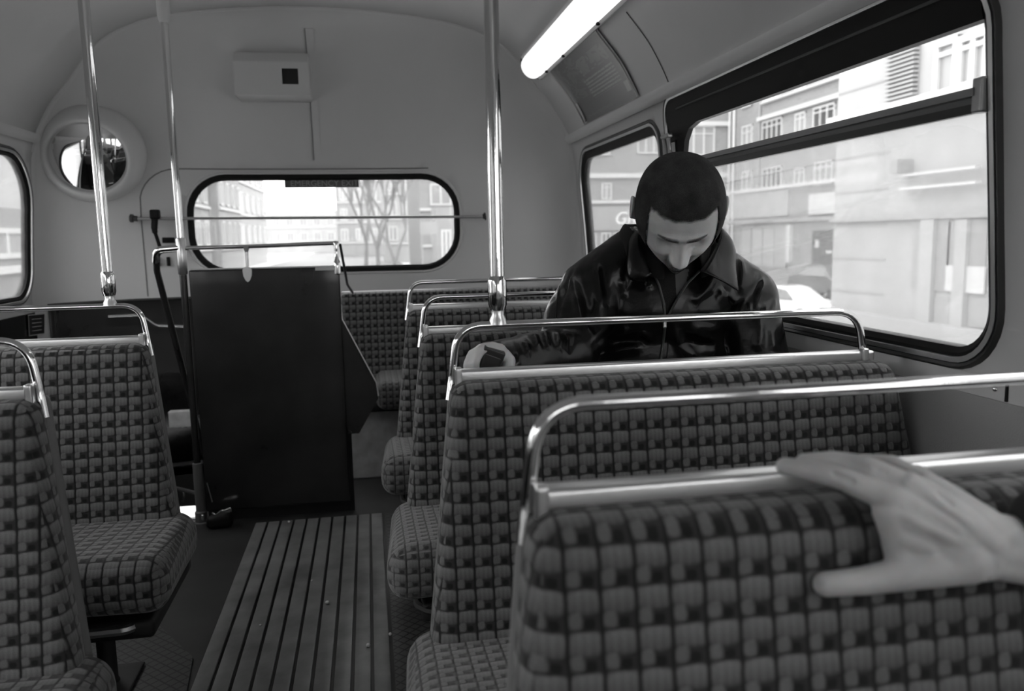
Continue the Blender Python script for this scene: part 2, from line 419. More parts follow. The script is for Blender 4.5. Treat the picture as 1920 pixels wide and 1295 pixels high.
SIDE_R = [(1.105, 2.418, .822, 1.437, [.07, .10, .09, .10]), (2.50, 3.47, .822, 1.388, [.13, .07, .08, .08]), (-.45, .80, .822, 1.437, .09), (-1.98, -.75, .822, 1.437, .09)]
SIDE_L = [(1.105, 2.365, .822, 1.437, .09), (2.50, 3.55, .822, 1.388, [.20, .07, .08, .12]), (-.45, .80, .822, 1.437, .09), (-1.98, -.75, .822, 1.437, .09)]
def side_wall(name, wins, fmap, zt=1.46):
    outer = dense([(YF, 0), (YJ, 0), (YJ, zt), (YF, zt)], .08)
    holes = [rrect(*w[:4], w[4]) for w in wins]
    grid = [(YF+.07*i, .04+.06*j) for i in range(1, 88) for j in range(24)]
    vs, fs = sheet(outer, holes, grid, fmap)
    return thick(MB().add(vs, fs).build(name, M_CREAM, angle=None), .03)
wr = tag(side_wall('wall_right', SIDE_R, wall_r), kind='structure')
wl = tag(side_wall('wall_left', SIDE_L, wall_l), kind='structure')
for w, s in ((wr, 1), (wl, -1)):        # thicken outwards
    me = w.data; n = me.polygons[0].normal
    if n.x*s > 0: me.flip_normals()
# ceiling with its coves
zt = 1.46; cs = [(x, z) for x, z in _out if z >= zt]; cs = [(half(zt), zt)]+cs
prof = [(BX+x, z) for x, z in cs] + [(BX-x, z) for x, z in reversed(cs[:-1])]
ny = 20; vs = [(x, YF+(YJ-YF)*j/ny, z) for x, z in prof for j in range(ny+1)]
fs = [(i*(ny+1)+j, (i+1)*(ny+1)+j, (i+1)*(ny+1)+j+1, i*(ny+1)+j+1) for i in range(len(prof)-1) for j in range(ny)]
ce = MB().add(vs, fs).build('ceiling', M_CEIL, angle=None); tag(ce, kind='structure')
if ce.data.polygons[len(fs)//2].normal.z > 0: ce.data.flip_normals()
thick(ce, .03)
# rear wall and dome
RW = (-.79, .435, .892, 1.333, .17)
hole = [rear_inv(x, z) for x, z in dense(rrect(*RW[:4], RW[4]), .06)]
outer = [(math.cos(PI*i/72), math.sin(PI*i/72)) for i in range(73)] + [(-1, -.1*i) for i in range(1, 10)] + [(-1+.1*i, -1) for i in range(0, 21)] + [(1, -1+.1*i) for i in range(1, 10)]
grid = [(r/22*math.cos(PI*a/48), r/22*math.sin(PI*a/48)) for r in range(1, 22) for a in range(1, 48)] + [(-1+2*i/34, -.06*j-.003) for i in range(1, 34) for j in range(16)]
vs, fs = sheet(outer, [hole], grid, rear)
rwl = MB().add(vs, fs).build('wall_rear', M_CREAM, angle=None); tag(rwl, kind='structure')
if sum(p.normal.y for p in rwl.data.polygons) > 0: rwl.data.flip_normals()
thick(rwl, .03)
# front wall behind the camera, reduced to one window to cut the light
fo = [(BX+x, z) for x, z in _out[::4]]; fo = [(BX+1.172, 0)]+fo+[(BX-x, z) for x, z in [(a, b) for a, b in _out[::4]][::-1]]+[(BX-1.172, 0)]
vs, fs = sheet(fo, [rrect(-.10, .82, .95, 1.55, .08)], [(-1.3+.1*i, .1*j+.03) for i in range(23) for j in range(20)], lambda x, z: (x, YF, z))
fw = MB().add(vs, fs).build('wall_front', M_CREAM, smooth=False); tag(fw, kind='structure'); thick(fw, .03, 0)

# floor with the stair well cut out
STX0, STX1, STY0 = -1.33, -.66, 3.05
fo = [(BX-1.172, YF), (BX+1.172, YF), (BX+1.172, YJ+.1), (BX+.9, YJ+DD), (BX-.9, YJ+DD), (BX-1.172, YJ+.1)]
vs, fs = sheet(dense(fo, .3), [[(STX0, STY0), (STX1, STY0), (STX1, 3.80), (STX0, 3.80)]], [(-1.3+.2*i, YF+.2*j) for i in range(12) for j in range(34)], lambda x, y: (x, y, 0))
fl = MB().add(vs, fs).build('floor', M_FLOOR, smooth=False); tag(fl, kind='structure')
if fl.data.polygons[0].normal.z < 0: fl.data.flip_normals()
thick(fl, .03)
mb = MB()                                   # black stair well below the floor, with the gap through which the road shows
D = -1.3
box(mb, STX0-.03, STX0, STY0, 3.80, D, 0); box(mb, STX1, STX1+.03, STY0, 3.80, D, -.03); box(mb, STX0, STX1, STY0-.03, STY0, D, -.03)
SX0, SX1, SZ0, SZ1 = -1.0, -.822, -.247, -.183
box(mb, STX0, SX0, 3.80, 3.83, D, 0); box(mb, SX1, STX1, 3.80, 3.83, D, 0); box(mb, SX0, SX1, 3.80, 3.83, D, SZ0); box(mb, SX0, SX1, 3.80, 3.83, SZ1, 0)
tag(mb.build('wall_stairwell', M_DARKM, smooth=False), kind='structure')
mb = MB(); box(mb, -.80, -.665, 3.00, 3.035, 0, .006)
tag(mb.build('trim_1', M_PALE, smooth=False), kind='structure')

# lower wall linings and mouldings
def strip(name, side, y0, y1, z0, z1, t, m, n=4):
    f = wall_r if side > 0 else wall_l; vs = []; ys = (y0, y1)
    zs = [z0+(z1-z0)*i/n for i in range(n+1)]
    for y in ys:
        for z in zs: vs += [f(y, z, .0005), f(y, z, t)]
    k = 2*(n+1); fs = []
    for i in range(n):
        a = 2*i
        fs += [(a, a+2, k+a+2, k+a), (a+1, k+a+1, k+a+3, a+3), (a, a+1, a+3, a+2), (k+a, k+a+2, k+a+3, k+a+1)]
    fs += [(0, k, k+1, 1), (2*n, 2*n+1, k+2*n+1, k+2*n)]
    return MB().add(vs, fs).build(name, m, smooth=False)
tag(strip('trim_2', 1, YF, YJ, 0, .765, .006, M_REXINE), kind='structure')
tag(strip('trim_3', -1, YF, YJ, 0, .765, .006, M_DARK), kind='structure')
tag(strip('trim_4', 1, YF, 1.86, .7655, .80, .004, M_CREAM), kind='structure')
def moulding(name, pts, ns, prof, m, closed=False):
    return tag(sweep(MB(), pts, ns, prof, closed).build(name, m, angle=30), kind='structure')
for i, s in enumerate((1, -1)):
    f = wall_r if s > 0 else wall_l
    z = 1.463; ys = [YF+.02, 0, 1.5, YJ]
    moulding('trim_%d' % (5+i), [f(y, z) for y in ys], [wall_n(s, z)]*4, [(-.020, 0), (-.020, .012), (-.008, .018), (.006, .018), (.020, .010), (.020, 0)], M_CREAM)
# rib where the rear dome meets the roof
rib = [(BX+x, z) for x, z in _out if z > 1.40]; rib = rib+[(2*BX-x, z) for x, z in rib[::-1][1:]]
pts = [Vector((x, YJ, z)) for x, z in rib]; cc = Vector((BX, YJ, 1.1))
nrm = []
for i in range(len(pts)):
    t = (pts[min(i+1, len(pts)-1)]-pts[max(i-1, 0)]).normalized(); n = t.cross(Vector((0, 1, 0)))
    if n.dot(cc-pts[i]) < 0: n = -n
    nrm.append(n)
moulding('trim_7', pts, nrm, [(-.012, -.002), (-.012, .0025), (.012, .0025), (.012, -.002)], M_CREAM)
# dark lining low on the rear wall, left of the stair panel
vs = []; xs = [-1.34+.022*i for i in range(33)]; zs = [.02, .785]
for x in xs:
    for z in zs: vs.append(rear_pt(x, z, .006))
mb = MB().add(vs, [(2*i, 2*i+2, 2*i+3, 2*i+1) for i in range(len(xs)-1)])
tag(thick(mb.build('trim_8', M_DARK, angle=None), .004, 0), kind='structure')
mb = MB(); tube(mb, [rear_pt(x, .787, .006) for x in xs], .005, 6); tag(mb.build('trim_9', M_RUBG), kind='structure')
# outline of the emergency door round the rear window
dp = [(-.985, .80)]+[(-.985, z) for z in (1.0, 1.15)]+[(-.985+.16*(1-math.cos(a)), 1.21+.155*math.sin(a)) for a in [PI/2*i/8 for i in range(1, 9)]]+[(x, 1.365) for x in (-.6, -.3, 0, .3)]
mb = MB(); tube(mb, [rear_pt(x, z, .0005) for x, z in dp], .0028, 6); tag(mb.build('trim_10', M_LINE), kind='structure')
# raised joint strip down the rear dome
mb = MB(); zs = [1.405+.045*i for i in range(13)]
L = [rear_pt(-.224, z, .004) for z in zs]; R_ = [rear_pt(-.192, z, .004) for z in zs]
mb.add(L+R_, [(i, i+1, 13+i+1, 13+i) for i in range(12)])
tag(thick(mb.build('trim_11', M_CREAM, smooth=False), .005, 0), kind='structure')
mb = MB(); tube(mb, [p+Vector((-.002, -.003, 0)) for p in L], .0022, 5); tag(mb.build('trim_12', M_LINE), kind='structure')
# hairline joints on roof and coves
mb = MB()
for s in (1, -1):
    x = BX+s*.80; z = 1.866; tube(mb, [(x, YF+.05, z), (x, YJ-.12, z)], .0022, 5)
tag(mb.build('trim_13', M_RUBG), kind='structure')
def cove_line(name, Y, z0, z1):
    mb = MB(); tube(mb, [Vector(wall_r(Y, z0+(z1-z0)*i/16))+Vector((-.001, 0, -.001)) for i in range(17)], .0016, 5)
    tag(mb.build(name, M_RUBG), kind='structure')
cove_line('trim_14', 2.33, 1.485, 1.68)
mb = MB(); box(mb, BX+half(.78)-.0062, BX+half(.78)-.003, 1.068, 1.073, .767, .80); tag(mb.build('trim_15', M_RUBBER, smooth=False), kind='structure')
mb = MB(); mb2 = MB()
c = Vector(wall_r(1.095, .783)); rbox(mb, c-Vector((.008, .005, .005)), c+Vector((.002, .005, .005)), .0049)
tag(mb.build('screw', M_CHROME), 'small domed screw in the pale strip on the right wall under the big window', 'screw')

# ------------------------------------------------------------------ windows
def window(no, side, w, panes='full', haze=M_GLASS, extra=False, iw=.016):
    y0, y1, z0, z1, r = w; f = wall_r if side > 0 else wall_l; s = side
    root = empty('window_%d' % no, f((y0+y1)/2, (z0+z1)/2), kind='structure')
    loop = dense(rrect(y0, y1, z0, z1, r), .12)
    pts = [f(y, z) for y, z in loop]; ns = [wall_n(s, z) for y, z in loop]
    sweep(MB(), pts, ns, [(-iw, -.028), (-iw, -.004), (-.006, .002), (.0, .002), (.0, -.028)]).build('inner_seal', M_RUBBER, root, angle=30)  # rubber seal; along the sill its black also paints the ledge shadow
    sweep(MB(), pts, ns, [(.0, .0), (.001, .007), (.010, .007), (.011, .0)]).build('metal_frame', M_ALU, root, angle=30)
    sweep(MB(), pts, ns, [(.011, .0), (.012, .005), (.017, .007), (.023, .0)]).build('outer_seal', M_RUBG, root, angle=30)
    d = -.018
    def pane(name, a, b, m, dd):
        P = [p for p in rrect(y0+.01, y1-.01, z0+.01, z1-.01, r if isinstance(r, float) else [max(.02, q-.01) for q in r]) if a-1e-6 <= p[1] <= b+1e-6]
        cut = [(y, zz) for y, zz in P]
        if b < z1-.02: cut = [(y1-.01, b), (y0+.01, b)]+[p for p in P if p[1] < b-1e-4]
        V = [Vector(f(y, zz))+wall_n(s, zz)*dd for y, zz in cut]
        V2 = [v+wall_n(s, .9)*.004 for v in V]; n = len(V)
        return MB().add(V+V2, [tuple(range(n)), tuple(range(2*n-1, n-1, -1))]+[(i, (i+1) % n, n+(i+1) % n, n+i) for i in range(n)]).build(name, m, root, smooth=False)
    if not extra: pane('pane', z0, z1, haze, d)
    else:
        pane('lower_pane', z0, 1.24, M_GLASSH, d); pane('dropped_pane', z0, 1.222, M_GLASSH, d+.008)
        # ventilator channel under the roof; the shade on its frame put into the black
        V = []
        for z_, ins in ((1.352, -.016), (1.352, .002), (1.436, .004), (1.436, -.018)):
            for y in (y0+.012, y1-.012): V.append(f(y, z_, ins))
        MB().add(V, [(0, 1, 3, 2), (2, 3, 5, 4), (4, 5, 7, 6), (6, 7, 1, 0), (0, 2, 4, 6), (1, 7, 5, 3)]).build('ventilator_channel', M_RUBBER, root, smooth=False)
        mb = MB(); tube(mb, [f(y0+.05, 1.405, .006), f(y1-.10, 1.405, .006)], .003, 6); mb.build('channel_bead', M_RUBG, root)
        # corner gusset where the channel turns down
        cn = [(y1-.014, 1.37), (y1-.014, 1.318), (y1-.056, 1.318), (y1-.060, 1.26), (y1-.105, 1.26), (y1-.125, 1.31), (y1-.16, 1.34), (y1-.24, 1.356), (y1-.24, 1.37)]
        V = [f(y, z_, .001) for y, z_ in cn]+[f(y, z_, -.014) for y, z_ in cn]; n = len(cn)
        MB().add(V, [tuple(range(n)), tuple(range(2*n-1, n-1, -1))]+[(i, (i+1) % n, n+(i+1) % n, n+i) for i in range(n)]).build('corner_gusset', M_RUBBER, root, smooth=False)
        V = [f(y, z_, i_) for y in (y1-.052, y1-.022) for z_ in (.95, 1.315) for i_ in (-.012, .002)]
        MB().add(V, [(0, 1, 3, 2), (4, 6, 7, 5), (0, 4, 5, 1), (2, 3, 7, 6), (0, 2, 6, 4), (1, 5, 7, 3)]).build('guide_strip', M_WHITE, root, smooth=False)
        mb = MB(); q = Vector(f(y1-.037, 1.245, .003)); rbox(mb, q-Vector((.003, .003, .004)), q+Vector((.003, .003, .004)), .002, n=1); mb.build('strip_screw', M_RUBBER, root)
        mb = MB(); tube(mb, [f(y1-.060, .95, 0), f(y1-.060, 1.32, 0)], .006, 8); mb.build('guide_bead', M_RUBBER, root)
        # glazing bar on top of the drop pane: pale upper lip, dark lower half
        mb = MB(); sweep(mb, [f(y0+.016, 1.240, .0), f(y1-.10, 1.240, .0)], [wall_n(s, 1.24)]*2, [(-.016, -.014), (-.016, .004), (.0, .010), (.002, .018), (.014, .018), (.016, -.014)], closed=False)
        mb.build('glazing_bar', M_BAR, root, smooth=False)
        mb = MB(); sweep(mb, [f(y0+.016, 1.224, .006), f(y1-.10, 1.224, .006)], [wall_n(s, 1.22)]*2, [(-.008, -.018), (-.008, .004), (.006, .006), (.006, -.018)], closed=False)
        mb.build('bar_seal', M_RUBG, root, smooth=False)
        mb = MB(); p = Vector(f(y0+.012, 1.240, .006)); rbox(mb, p-Vector((.010, .011, .026)), p+Vector((.010, .011, .028)), .004); mb.build('end_bracket', M_ALUD, root)
        # winder and catch at the rear end of the bar
        mb = MB(); p = Vector(f(y1-.105, 1.243, .02))
        rbox(mb, p-Vector((.012, .022, .02)), p+Vector((.012, .022, .018)), .006)
        tube(mb, fillet([p+Vector((0, .01, .015)), p+Vector((-.01, .035, .04)), p+Vector((-.012, .045, .085))], .02), .006, 8)
        tube(mb, fillet([p+Vector((0, .03, -.01)), p+Vector((-.01, .06, .03)), p+Vector((-.012, .075, .08))], .02), .005, 8)
        rbox(mb, p+Vector((-.022, .03, .082)), p+Vector((0, .09, .096)), .006)
        mb.build('window_winder', M_ALUD, root)
    return root
window(1, 1, SIDE_R[0], extra=True)
window(2, 1, SIDE_R[1], haze=M_GLASSH, iw=.030)
window(3, 1, SIDE_R[2])
window(4, -1, SIDE_L[0]); window(5, -1, SIDE_L[1], haze=M_GLASSL); window(6, -1, SIDE_L[2]); window(8, 1, SIDE_R[3]); window(9, -1, SIDE_L[3])
# rear window
root = empty('window_7', rear_pt(-.18, 1.11), kind='structure')
loop = dense(rrect(*RW[:4], RW[4]), .06); pts = [rear_pt(x, z) for x, z in loop]; ns = [rear_n(x, z) for x, z in loop]
sweep(MB(), pts, ns, [(-.020, -.03), (-.020, .0), (-.010, .007), (.006, .007), (.008, .0), (.0, -.03)]).build('rubber_seal', M_RUBBER, root, angle=30)
sweep(MB(), pts, ns, [(.008, .0), (.009, .008), (.016, .008), (.021, .0)]).build('pale_lip', M_CREAM, root, angle=30)
vs, fs = sheet([rear_inv(x, z) for x, z in dense(rrect(RW[0]+.01, RW[1]-.01, RW[2]+.01, RW[3]-.01, .16), .05)], [], [(-.9+.06*i, -.3+.06*j) for i in range(30) for j in range(12)], rear)
pn = MB().add(vs, fs).build('pane', M_GLASS, root, angle=None); pn.location.y += .012; thick(pn, .004, 0)
# EMERGENCY EXIT transfer on the glass
s0 = at(533, 337, 3.885); s1 = at(673, 351, 3.885)
root = empty('exit_sign', ((s0.x+s1.x)/2, s0.y, (s0.z+s1.z)/2), 'dark strip reading EMERGENCY EXIT along the top of the rear window', 'sign')
xa, xb = s0.x, s1.x; za, zb = s1.z+.001, s0.z; mb = MB()
P0 = [rear_pt(xa+(xb-xa)*i/12, z, -.004) for z in (za, zb) for i in range(13)]; P1 = [p+Vector((0, -.002, 0)) for p in P0]
box(mb, xa, xb, min(p.y for p in P1)-.001, min(p.y for p in P1)+.001, za, zb)
mb.build('strip', mat('exit_strip_print', .10, .5), root, smooth=False); YS = min(p.y for p in P1)-.0015
def text(name, body, size, m, loc, rot, parent=None, sx=1, ext=.0003, align='CENTER', shear=0):
    c = bpy.data.curves.new(name, 'FONT'); c.body = body; c.size = size; c.align_x = align; c.align_y = 'CENTER'; c.extrude = ext; c.shear = shear
    o = bpy.data.objects.new(name, c); COL.objects.link(o); dg = bpy.context.evaluated_depsgraph_get()
    me = bpy.data.meshes.new_from_object(o.evaluated_get(dg)); bpy.data.objects.remove(o)
    me.name = name; me.materials.clear(); me.materials.append(m)
    o = bpy.data.objects.new(name, me); COL.objects.link(o); o.location = Vector(loc)-(world_loc(parent) if parent else Vector())
    o.rotation_euler = rot; o.scale = (sx, 1, 1)
    if parent: o.parent = parent
    return o
text('lettering', 'EMERGENCY EXIT', .038, mat('exit_letter_print', .30, .5), ((xa+xb)/2+.012, YS, (za+zb)/2), (PI/2, 0, 0), root, sx=1.02)

# ------------------------------------------------------------------ seats
def seat(row, yr, x_aisle, x_wall, label, group, pole=False, back=True):
    s = 1 if x_wall > x_aisle else -1
    root = empty('bus_seat', ((x_aisle+x_wall)/2, yr-.1, 0), label, 'seat', group)
    xa = x_aisle; xw = x_wall
    def edge(z): return xa - s*max(0, .80-z)*.125          # aisle edge widens downwards
    def wedge(z): return xw + s*min(.03, max(0, .80-z)*.16)
    def warp(p):
        x, y, z = p; t = (x-0)/(1.0); a, b = edge(z), wedge(z); x = a+(b-a)*t
        y = yr + y - max(0, .80-z)*.17 - .012*math.sin(PI*min(1, max(0, t)))*(1 if y < -.03 else 0)
        return Vector((x, y, z))
    mb = MB()
    # unit-x rounded slab: build in true x then warp from the straight box
    def rb(lo, hi, r, n=6):
        m = MB(); w = abs(xw-xa)
        def wp(p):
            q = Vector((p.x/w, p.y, p.z)); return warp(q)
        return rbox(m, (lo[0]*w, lo[1], lo[2]), (hi[0]*w, hi[1], hi[2]), r, n=n, warp=wp)
    rb((0, -.062, .33), (1, .018, .800), .028).build('backrest', M_MOQ, root, uv=True, angle=None)
    rb((.004, .017, .30), (.996, .046, .797), .014, 3).build('back_shell', M_SHELL, root, angle=None)
    mb = MB(); rbox(mb, (min(xa, xw)+.012, yr-.016, .790), (max(xa, xw)-.016, yr+.010, .8165), .005, n=3)
    mb.build('top_strip', M_ALU, root, angle=None)
    xr = xw - s*.04
    pts = [(xa-s*.002, yr-.006, .765), (xa+s*.004, yr+.0, .80), (xa+s*.016, yr, .89), (xr-s*.004, yr, .8895), (xr+s*.012, yr, .79), (xr+s*.014, yr-.006, .765)]
    mb = MB(); tube(mb, fillet(pts, [.1, .070, .055, .1], 10), .0068, 14)
    mb.build('grab_rail', M_CHROME, root)
    for (x, z) in ((xa+s*.014, .80), (xr+s*.002, .80)):
        mb = MB(); rbox(mb, (x-.006, yr-.022, z-.012), (x+.006, yr-.006, z+.022), .003, n=2); mb.build('rail_bracket', M_ALU, root)
    # cushion
    xc = xa - s*.092; lo, hi = min(xc, xw+s*.02), max(xc, xw+s*.02)
    def cw(p):
        x, y, z = p; t = (y+.06)/(-.38)
        return Vector((x + (s*-.02*t if (x-lo)*s < (.2 if s > 0 else -abs(hi-lo)+.2) else 0), yr+y, z+.030*t+.008*math.sin(PI*(x-lo)/(hi-lo))))
    mb = MB(); rbox(mb, (lo, -.46, .262), (hi, -.03, .385), .050, warp=cw, k=6)
    mb.build('cushion', M_MOQC if s > 0 else M_MOQ, root, uv=True, angle=None)
    mb = MB(); rbox(mb, (lo+.05, yr-.42, .235), (hi-.02, yr-.06, .275), .012, n=3); 
    mb.build('seat_pan', M_DARKM, root)
    mb = MB(); tube(mb, fillet([(xc+s*.36, yr-.43, .262), (xc+s*.07, yr-.425, .262), (xc+s*.045, yr-.39, .262), (xc+s*.045, yr-.10, .250)], .03), .010, 8)
    mb.build('pan_edge', M_ALUD if s < 0 else M_DARKM, root)
    lx = xa - s*.10 if s < 0 else xa+.08
    if s < 0: lx = -.645
    mb = MB(); tube(mb, [(lx, yr-.16, .007), (lx, yr-.16, .02), (lx, yr-.16, .25)], [.028, .021, .021], 12); mb.build('leg', M_DARKM, root)
    mb = MB(); rbox(mb, (lx-.06, yr-.24, .0065), (lx+.06, yr-.08, .014), .004, n=2); mb.build('foot_plate', M_DARKM, root)
    return root
gR = 'pairs of seats on the right of the aisle'; gL = 'pairs of seats on the left of the aisle'
seat('A', .68, .128, .935, 'nearest right-hand patterned bus seat with a hand resting on its top', gR)
seat('B', 1.335, .128, .935, 'patterned bus seat just in front of the man in the leather jacket', gR)
seat('C', 2.01, .122, .935, 'patterned bus seat the man in the leather jacket sits on', gR)
seat('D', 2.70, .122, .935, 'rearmost right-hand patterned bus seat before the back bench', gR)
seat('L1', 1.37, -.522, -1.33, 'nearer left-hand patterned bus seat, cut off by the photo edge', gL)
seat('L2', 2.065, -.535, -1.33, 'farther left-hand patterned bus seat with a tall pole on its rail', gL)
# rear bench
root = empty('rear_bench', (.38, 3.45, 0), 'patterned back bench seat under the rear window beside the stair panel', 'seat')
mb = MB(); rbox(mb, (-.125, 3.62, .36), (.90, 3.70, .800), .02, warp=lambda p: Vector((p.x, p.y-max(0, .8-p.z)*.18, p.z))); mb.build('backrest', M_MOQ, root, uv=True, angle=None)
mb = MB(); rbox(mb, (.008, 3.24, .335), (.90, 3.62, .455), .045, k=6); mb.build('cushion', M_MOQC, root, uv=True, angle=None)
mb = MB(); rbox(mb, (-.12, 3.40, .30), (.90, 3.60, .345), .01, n=3); mb.build('bench_pan', M_DARKM, root)
mb = MB(); rbox(mb, (-.125, 3.70, .76), (.90, 3.73, .802), .005, n=3); mb.build('top_rail', M_ALUD, root)
mb = MB(); rbox(mb, (-.133, 3.44, .0), (.50, 3.46, .30), .006, n=2)
tag(mb.build('heel_panel', M_PLATE), 'grey metal heel board under the back bench, beside the stair panel', 'panel')

# ------------------------------------------------------------------ poles
def pole(name, x, y, ztop, zrail, r, label):
    root = empty(name, (x, y, zrail), label, 'pole', 'bright grab poles')
    mb = MB(); tube(mb, [(x, y, zrail+.055), (x, y, ztop)], r, 18); mb.build('shaft', M_CHROME, root)
    mb = MB(); tube(mb, [(x, y, zrail+q) for q in (.020, .026, .030, .070, .074, .078)], [r*1.02, r*1.18, r*1.28, r*1.28, r*1.18, r*1.0], 18); mb.build('collar', M_CHROME, root)
    mb = MB(); tube(mb, [(x, y, zrail+q) for q in (-.004, .004, .012, .022)], [r*1.25, r*1.15, r*.85, r*.95], 18); mb.build('foot', M_ALU, root)
    return root
def ceil_z(x): 
    d = abs(x-BX); return float(np.interp(-d, -_out[:, 0], _out[:, 1]))
pole('grab_pole', .214, 1.335, ceil_z(.214)-.001, .895, .0125, 'tall shiny pole standing on the seat rail in front of the man')
pole('grab_pole', -.618, 2.065, ceil_z(-.618)-.001, .895, .0125, 'tall shiny pole on the left seat rail, crossing the round mirror')
PX, PYY = -.648, 3.0
root = empty('grab_pole', (PX, PYY, 0), 'tall pole at the corner of the dark stair panel, with a pale ceiling socket', 'pole', 'bright grab poles')
mb = MB(); tube(mb, [(PX, PYY, .93), (PX, PYY, 1.80)], .0125, 16); mb.build('shaft', M_CHROME, root)
mb = MB(); tube(mb, [(PX, PYY, 1.78), (PX, PYY, 1.80), (PX, PYY, 1.87), (PX, PYY, ceil_z(PX))], [.016, .021, .022, .030], 16); mb.build('ceiling_socket', M_CREAM, root)
mb = MB(); tube(mb, [(PX, PYY, z) for z in (.925, .93, 1.05, 1.055)], [.013, .0165, .0165, .013], 16); mb.build('collar', M_ALU, root)
mb = MB(); tube(mb, [(PX, PYY, .23), (PX, PYY, .925)], .0125, 14); mb.build('dark_lower_post', M_DARK, root)
mb = MB(); tube(mb, [(PX, PYY, z) for z in (.0, .012, .014, .05, .055, .235, .237)], [.030, .030, .022, .022, .0175, .0175, .013], 14); mb.build('foot_sleeve', mat('grey_sleeve', .09, .55), root)
tag(root, 'tall pole at the corner of the dark stair panel, with a pale ceiling socket')

# ------------------------------------------------------------------ stair panel
root = empty('stair_partition', (-.37, 3.0, 0), 'big dark scuffed panel guarding the stairs at the back', 'panel')
mb = MB(); rbox(mb, (-.628, 2.992, .05), (-.104, 3.012, .940), .006, n=4); mb.build('board', M_DARK, root)
mb = MB(); pr = [(-.104, .745), (.010, .50), (.016, .44), (-.06, .31), (-.104, .31)]; V = [(x, 3.0, z) for x, z in pr]+[(x, 3.018, z) for x, z in pr]
mb.add(V, [tuple(range(5)), tuple(range(9, 4, -1))]+[(i, (i+1) % 5, 5+(i+1) % 5, 5+i) for i in range(5)]); mb.build('side_wing', M_DARK, root, smooth=False)
mb = MB(); tube(mb, fillet([(-.106, 3.004, .80), (-.104, 3.004, .745), (.011, 3.004, .50), (.017, 3.004, .45)], .02), .0035, 6); mb.build('wing_edge', M_ALU, root)
mb = MB(); box(mb, -.622, -.11, 2.995, 3.009, .9405, .945); mb.build('top_edge', M_ALUD, root, smooth=False)
mb = MB(); box(mb, -.628, -.09, 3.03, 3.05, .0, .31); mb.build('toe_board', M_DARKM, root, smooth=False)
mb = MB(); tube(mb, fillet([(-.64, 3.0, 1.018), (-.36, 3.0, 1.021), (-.112, 3.0, 1.026)], .02), .0075, 12); mb.build('top_rail', M_CHROME, root)
mb = MB(); tube(mb, [(-.112, 3.0, z) for z in (1.034, 1.026, 1.0, .965, .96, .94, .93, .915, .91)], [.008, .012, .008, .008, .012, .013, .013, .013, .008], 12)
box(mb, -.19, -.115, 2.990, 2.996, .928, .942); mb.build('rail_end_post', M_CHROME, root)
q = at(463, 495, 2.99); mb = MB(); tube(mb, [(q.x, 3.0, 1.02), (q.x, 2.998, 1.0), (q.x, 2.995, .94)], [.012, .006, .005], 8)
pr = [(0, .948), (.012, .946), (.016, .935), (.014, .915), (.007, .899), (0, .893)]; pr = pr+[(-x, z) for x, z in pr[::-1][1:-1]]
V = [(q.x+x, 2.984, z) for x, z in pr]+[(q.x+x, 2.991, z) for x, z in pr]; n = len(pr)
mb.add(V, [tuple(range(n)), tuple(range(2*n-1, n-1, -1))]+[(i, (i+1) % n, n+(i+1) % n, n+i) for i in range(n)]); mb.build('rail_bracket', M_ALU, root, smooth=False)
mb = MB(); tube(mb, fillet([(-.66, 3.0, 1.018), (-.735, 3.01, 1.012), (-.742, 3.03, .94), (-.69, 3.12, .50), (-.66, 3.18, .22)], [.04, .06, .3]), .0115, 12)
o = mb.build('stair_handrail', M_DARK, root)
mb = MB(); tube(mb, fillet([(-.648, 2.996, 1.020), (-.733, 3.006, 1.014), (-.742, 3.02, .97)], .045), .0125, 12); mb.build('bright_rail_bend', M_CHROME, root)
# rod running down behind the panel's right end
mb = MB(); tube(mb, [(-.098, 3.02, 1.02), (-.085, 3.25, .86), (-.07, 3.5, .81)], .005, 8); tag(mb.build('support_rod', M_RUBG), 'thin dark rod slanting from the stair rail corner to the back bench', 'rod')
# grab bar across the rear window
yb = 3.78
root = empty('window_bar', (-.2, yb, 1.14), 'thin horizontal bar across the rear window', 'bar')
a = at(258, 410, yb); b = at(905, 406, yb)
mb = MB(); tube(mb, [a, b], .0065, 10); mb.build('rod', M_ALUD, root)
for e, px in ((a, 243), (b, 911)):
    p = at(px, 409 if px < 500 else 405, yb); d = (p-e)
    mb = MB(); tube(mb, [e+d*k for k in (0, .05, .5, .55, .9, 1.0)], [.009, .012, .012, .018, .018, .012], 12); mb.build('end_knob', M_RUBG, root)
p = at(291, 404, yb-.01)
root = empty('strap_latch', p, 'dark hanging lever clamped on the left end of the rear window bar', 'latch')
mb = MB(); rbox(mb, p-Vector((.020, .018, .016)), p+Vector((.020, .018, .026)), .008); mb.build('clamp', M_RUBBER, root)
mb = MB(); tube(mb, fillet([p, p+Vector((-.008, -.005, -.06)), p+Vector((.010, -.005, -.135))], .1), [.014]*5+[.012]*4+[.008]*2, 10, flat=.6); mb.build('lever', M_RUBBER, root)
for (u0, v0, u1, v1) in ((300, 445, 323, 455), (287, 482, 297, 499), (308, 482, 315, 499)):
    a = at(u0, v0, 3.8); b = at(u1, v1, 3.8); c = rear_pt((a.x+b.x)/2, (a.z+b.z)/2); mb = MB()
    rbox(mb, (a.x, c.y-.016, b.z), (b.x, c.y+.004, a.z), .003, n=2)
    o = mb.build('catch_plate', M_RUBBER)
    tag(o, {445: 'upper small black catch plate on the pale wall left of the rear window', 482: 'left one of the two low black catch plates by the stair handrail'}[v0] if u0 != 308 else 'right one of the two low black catch plates by the stair handrail', 'plate', 'black catch plates')
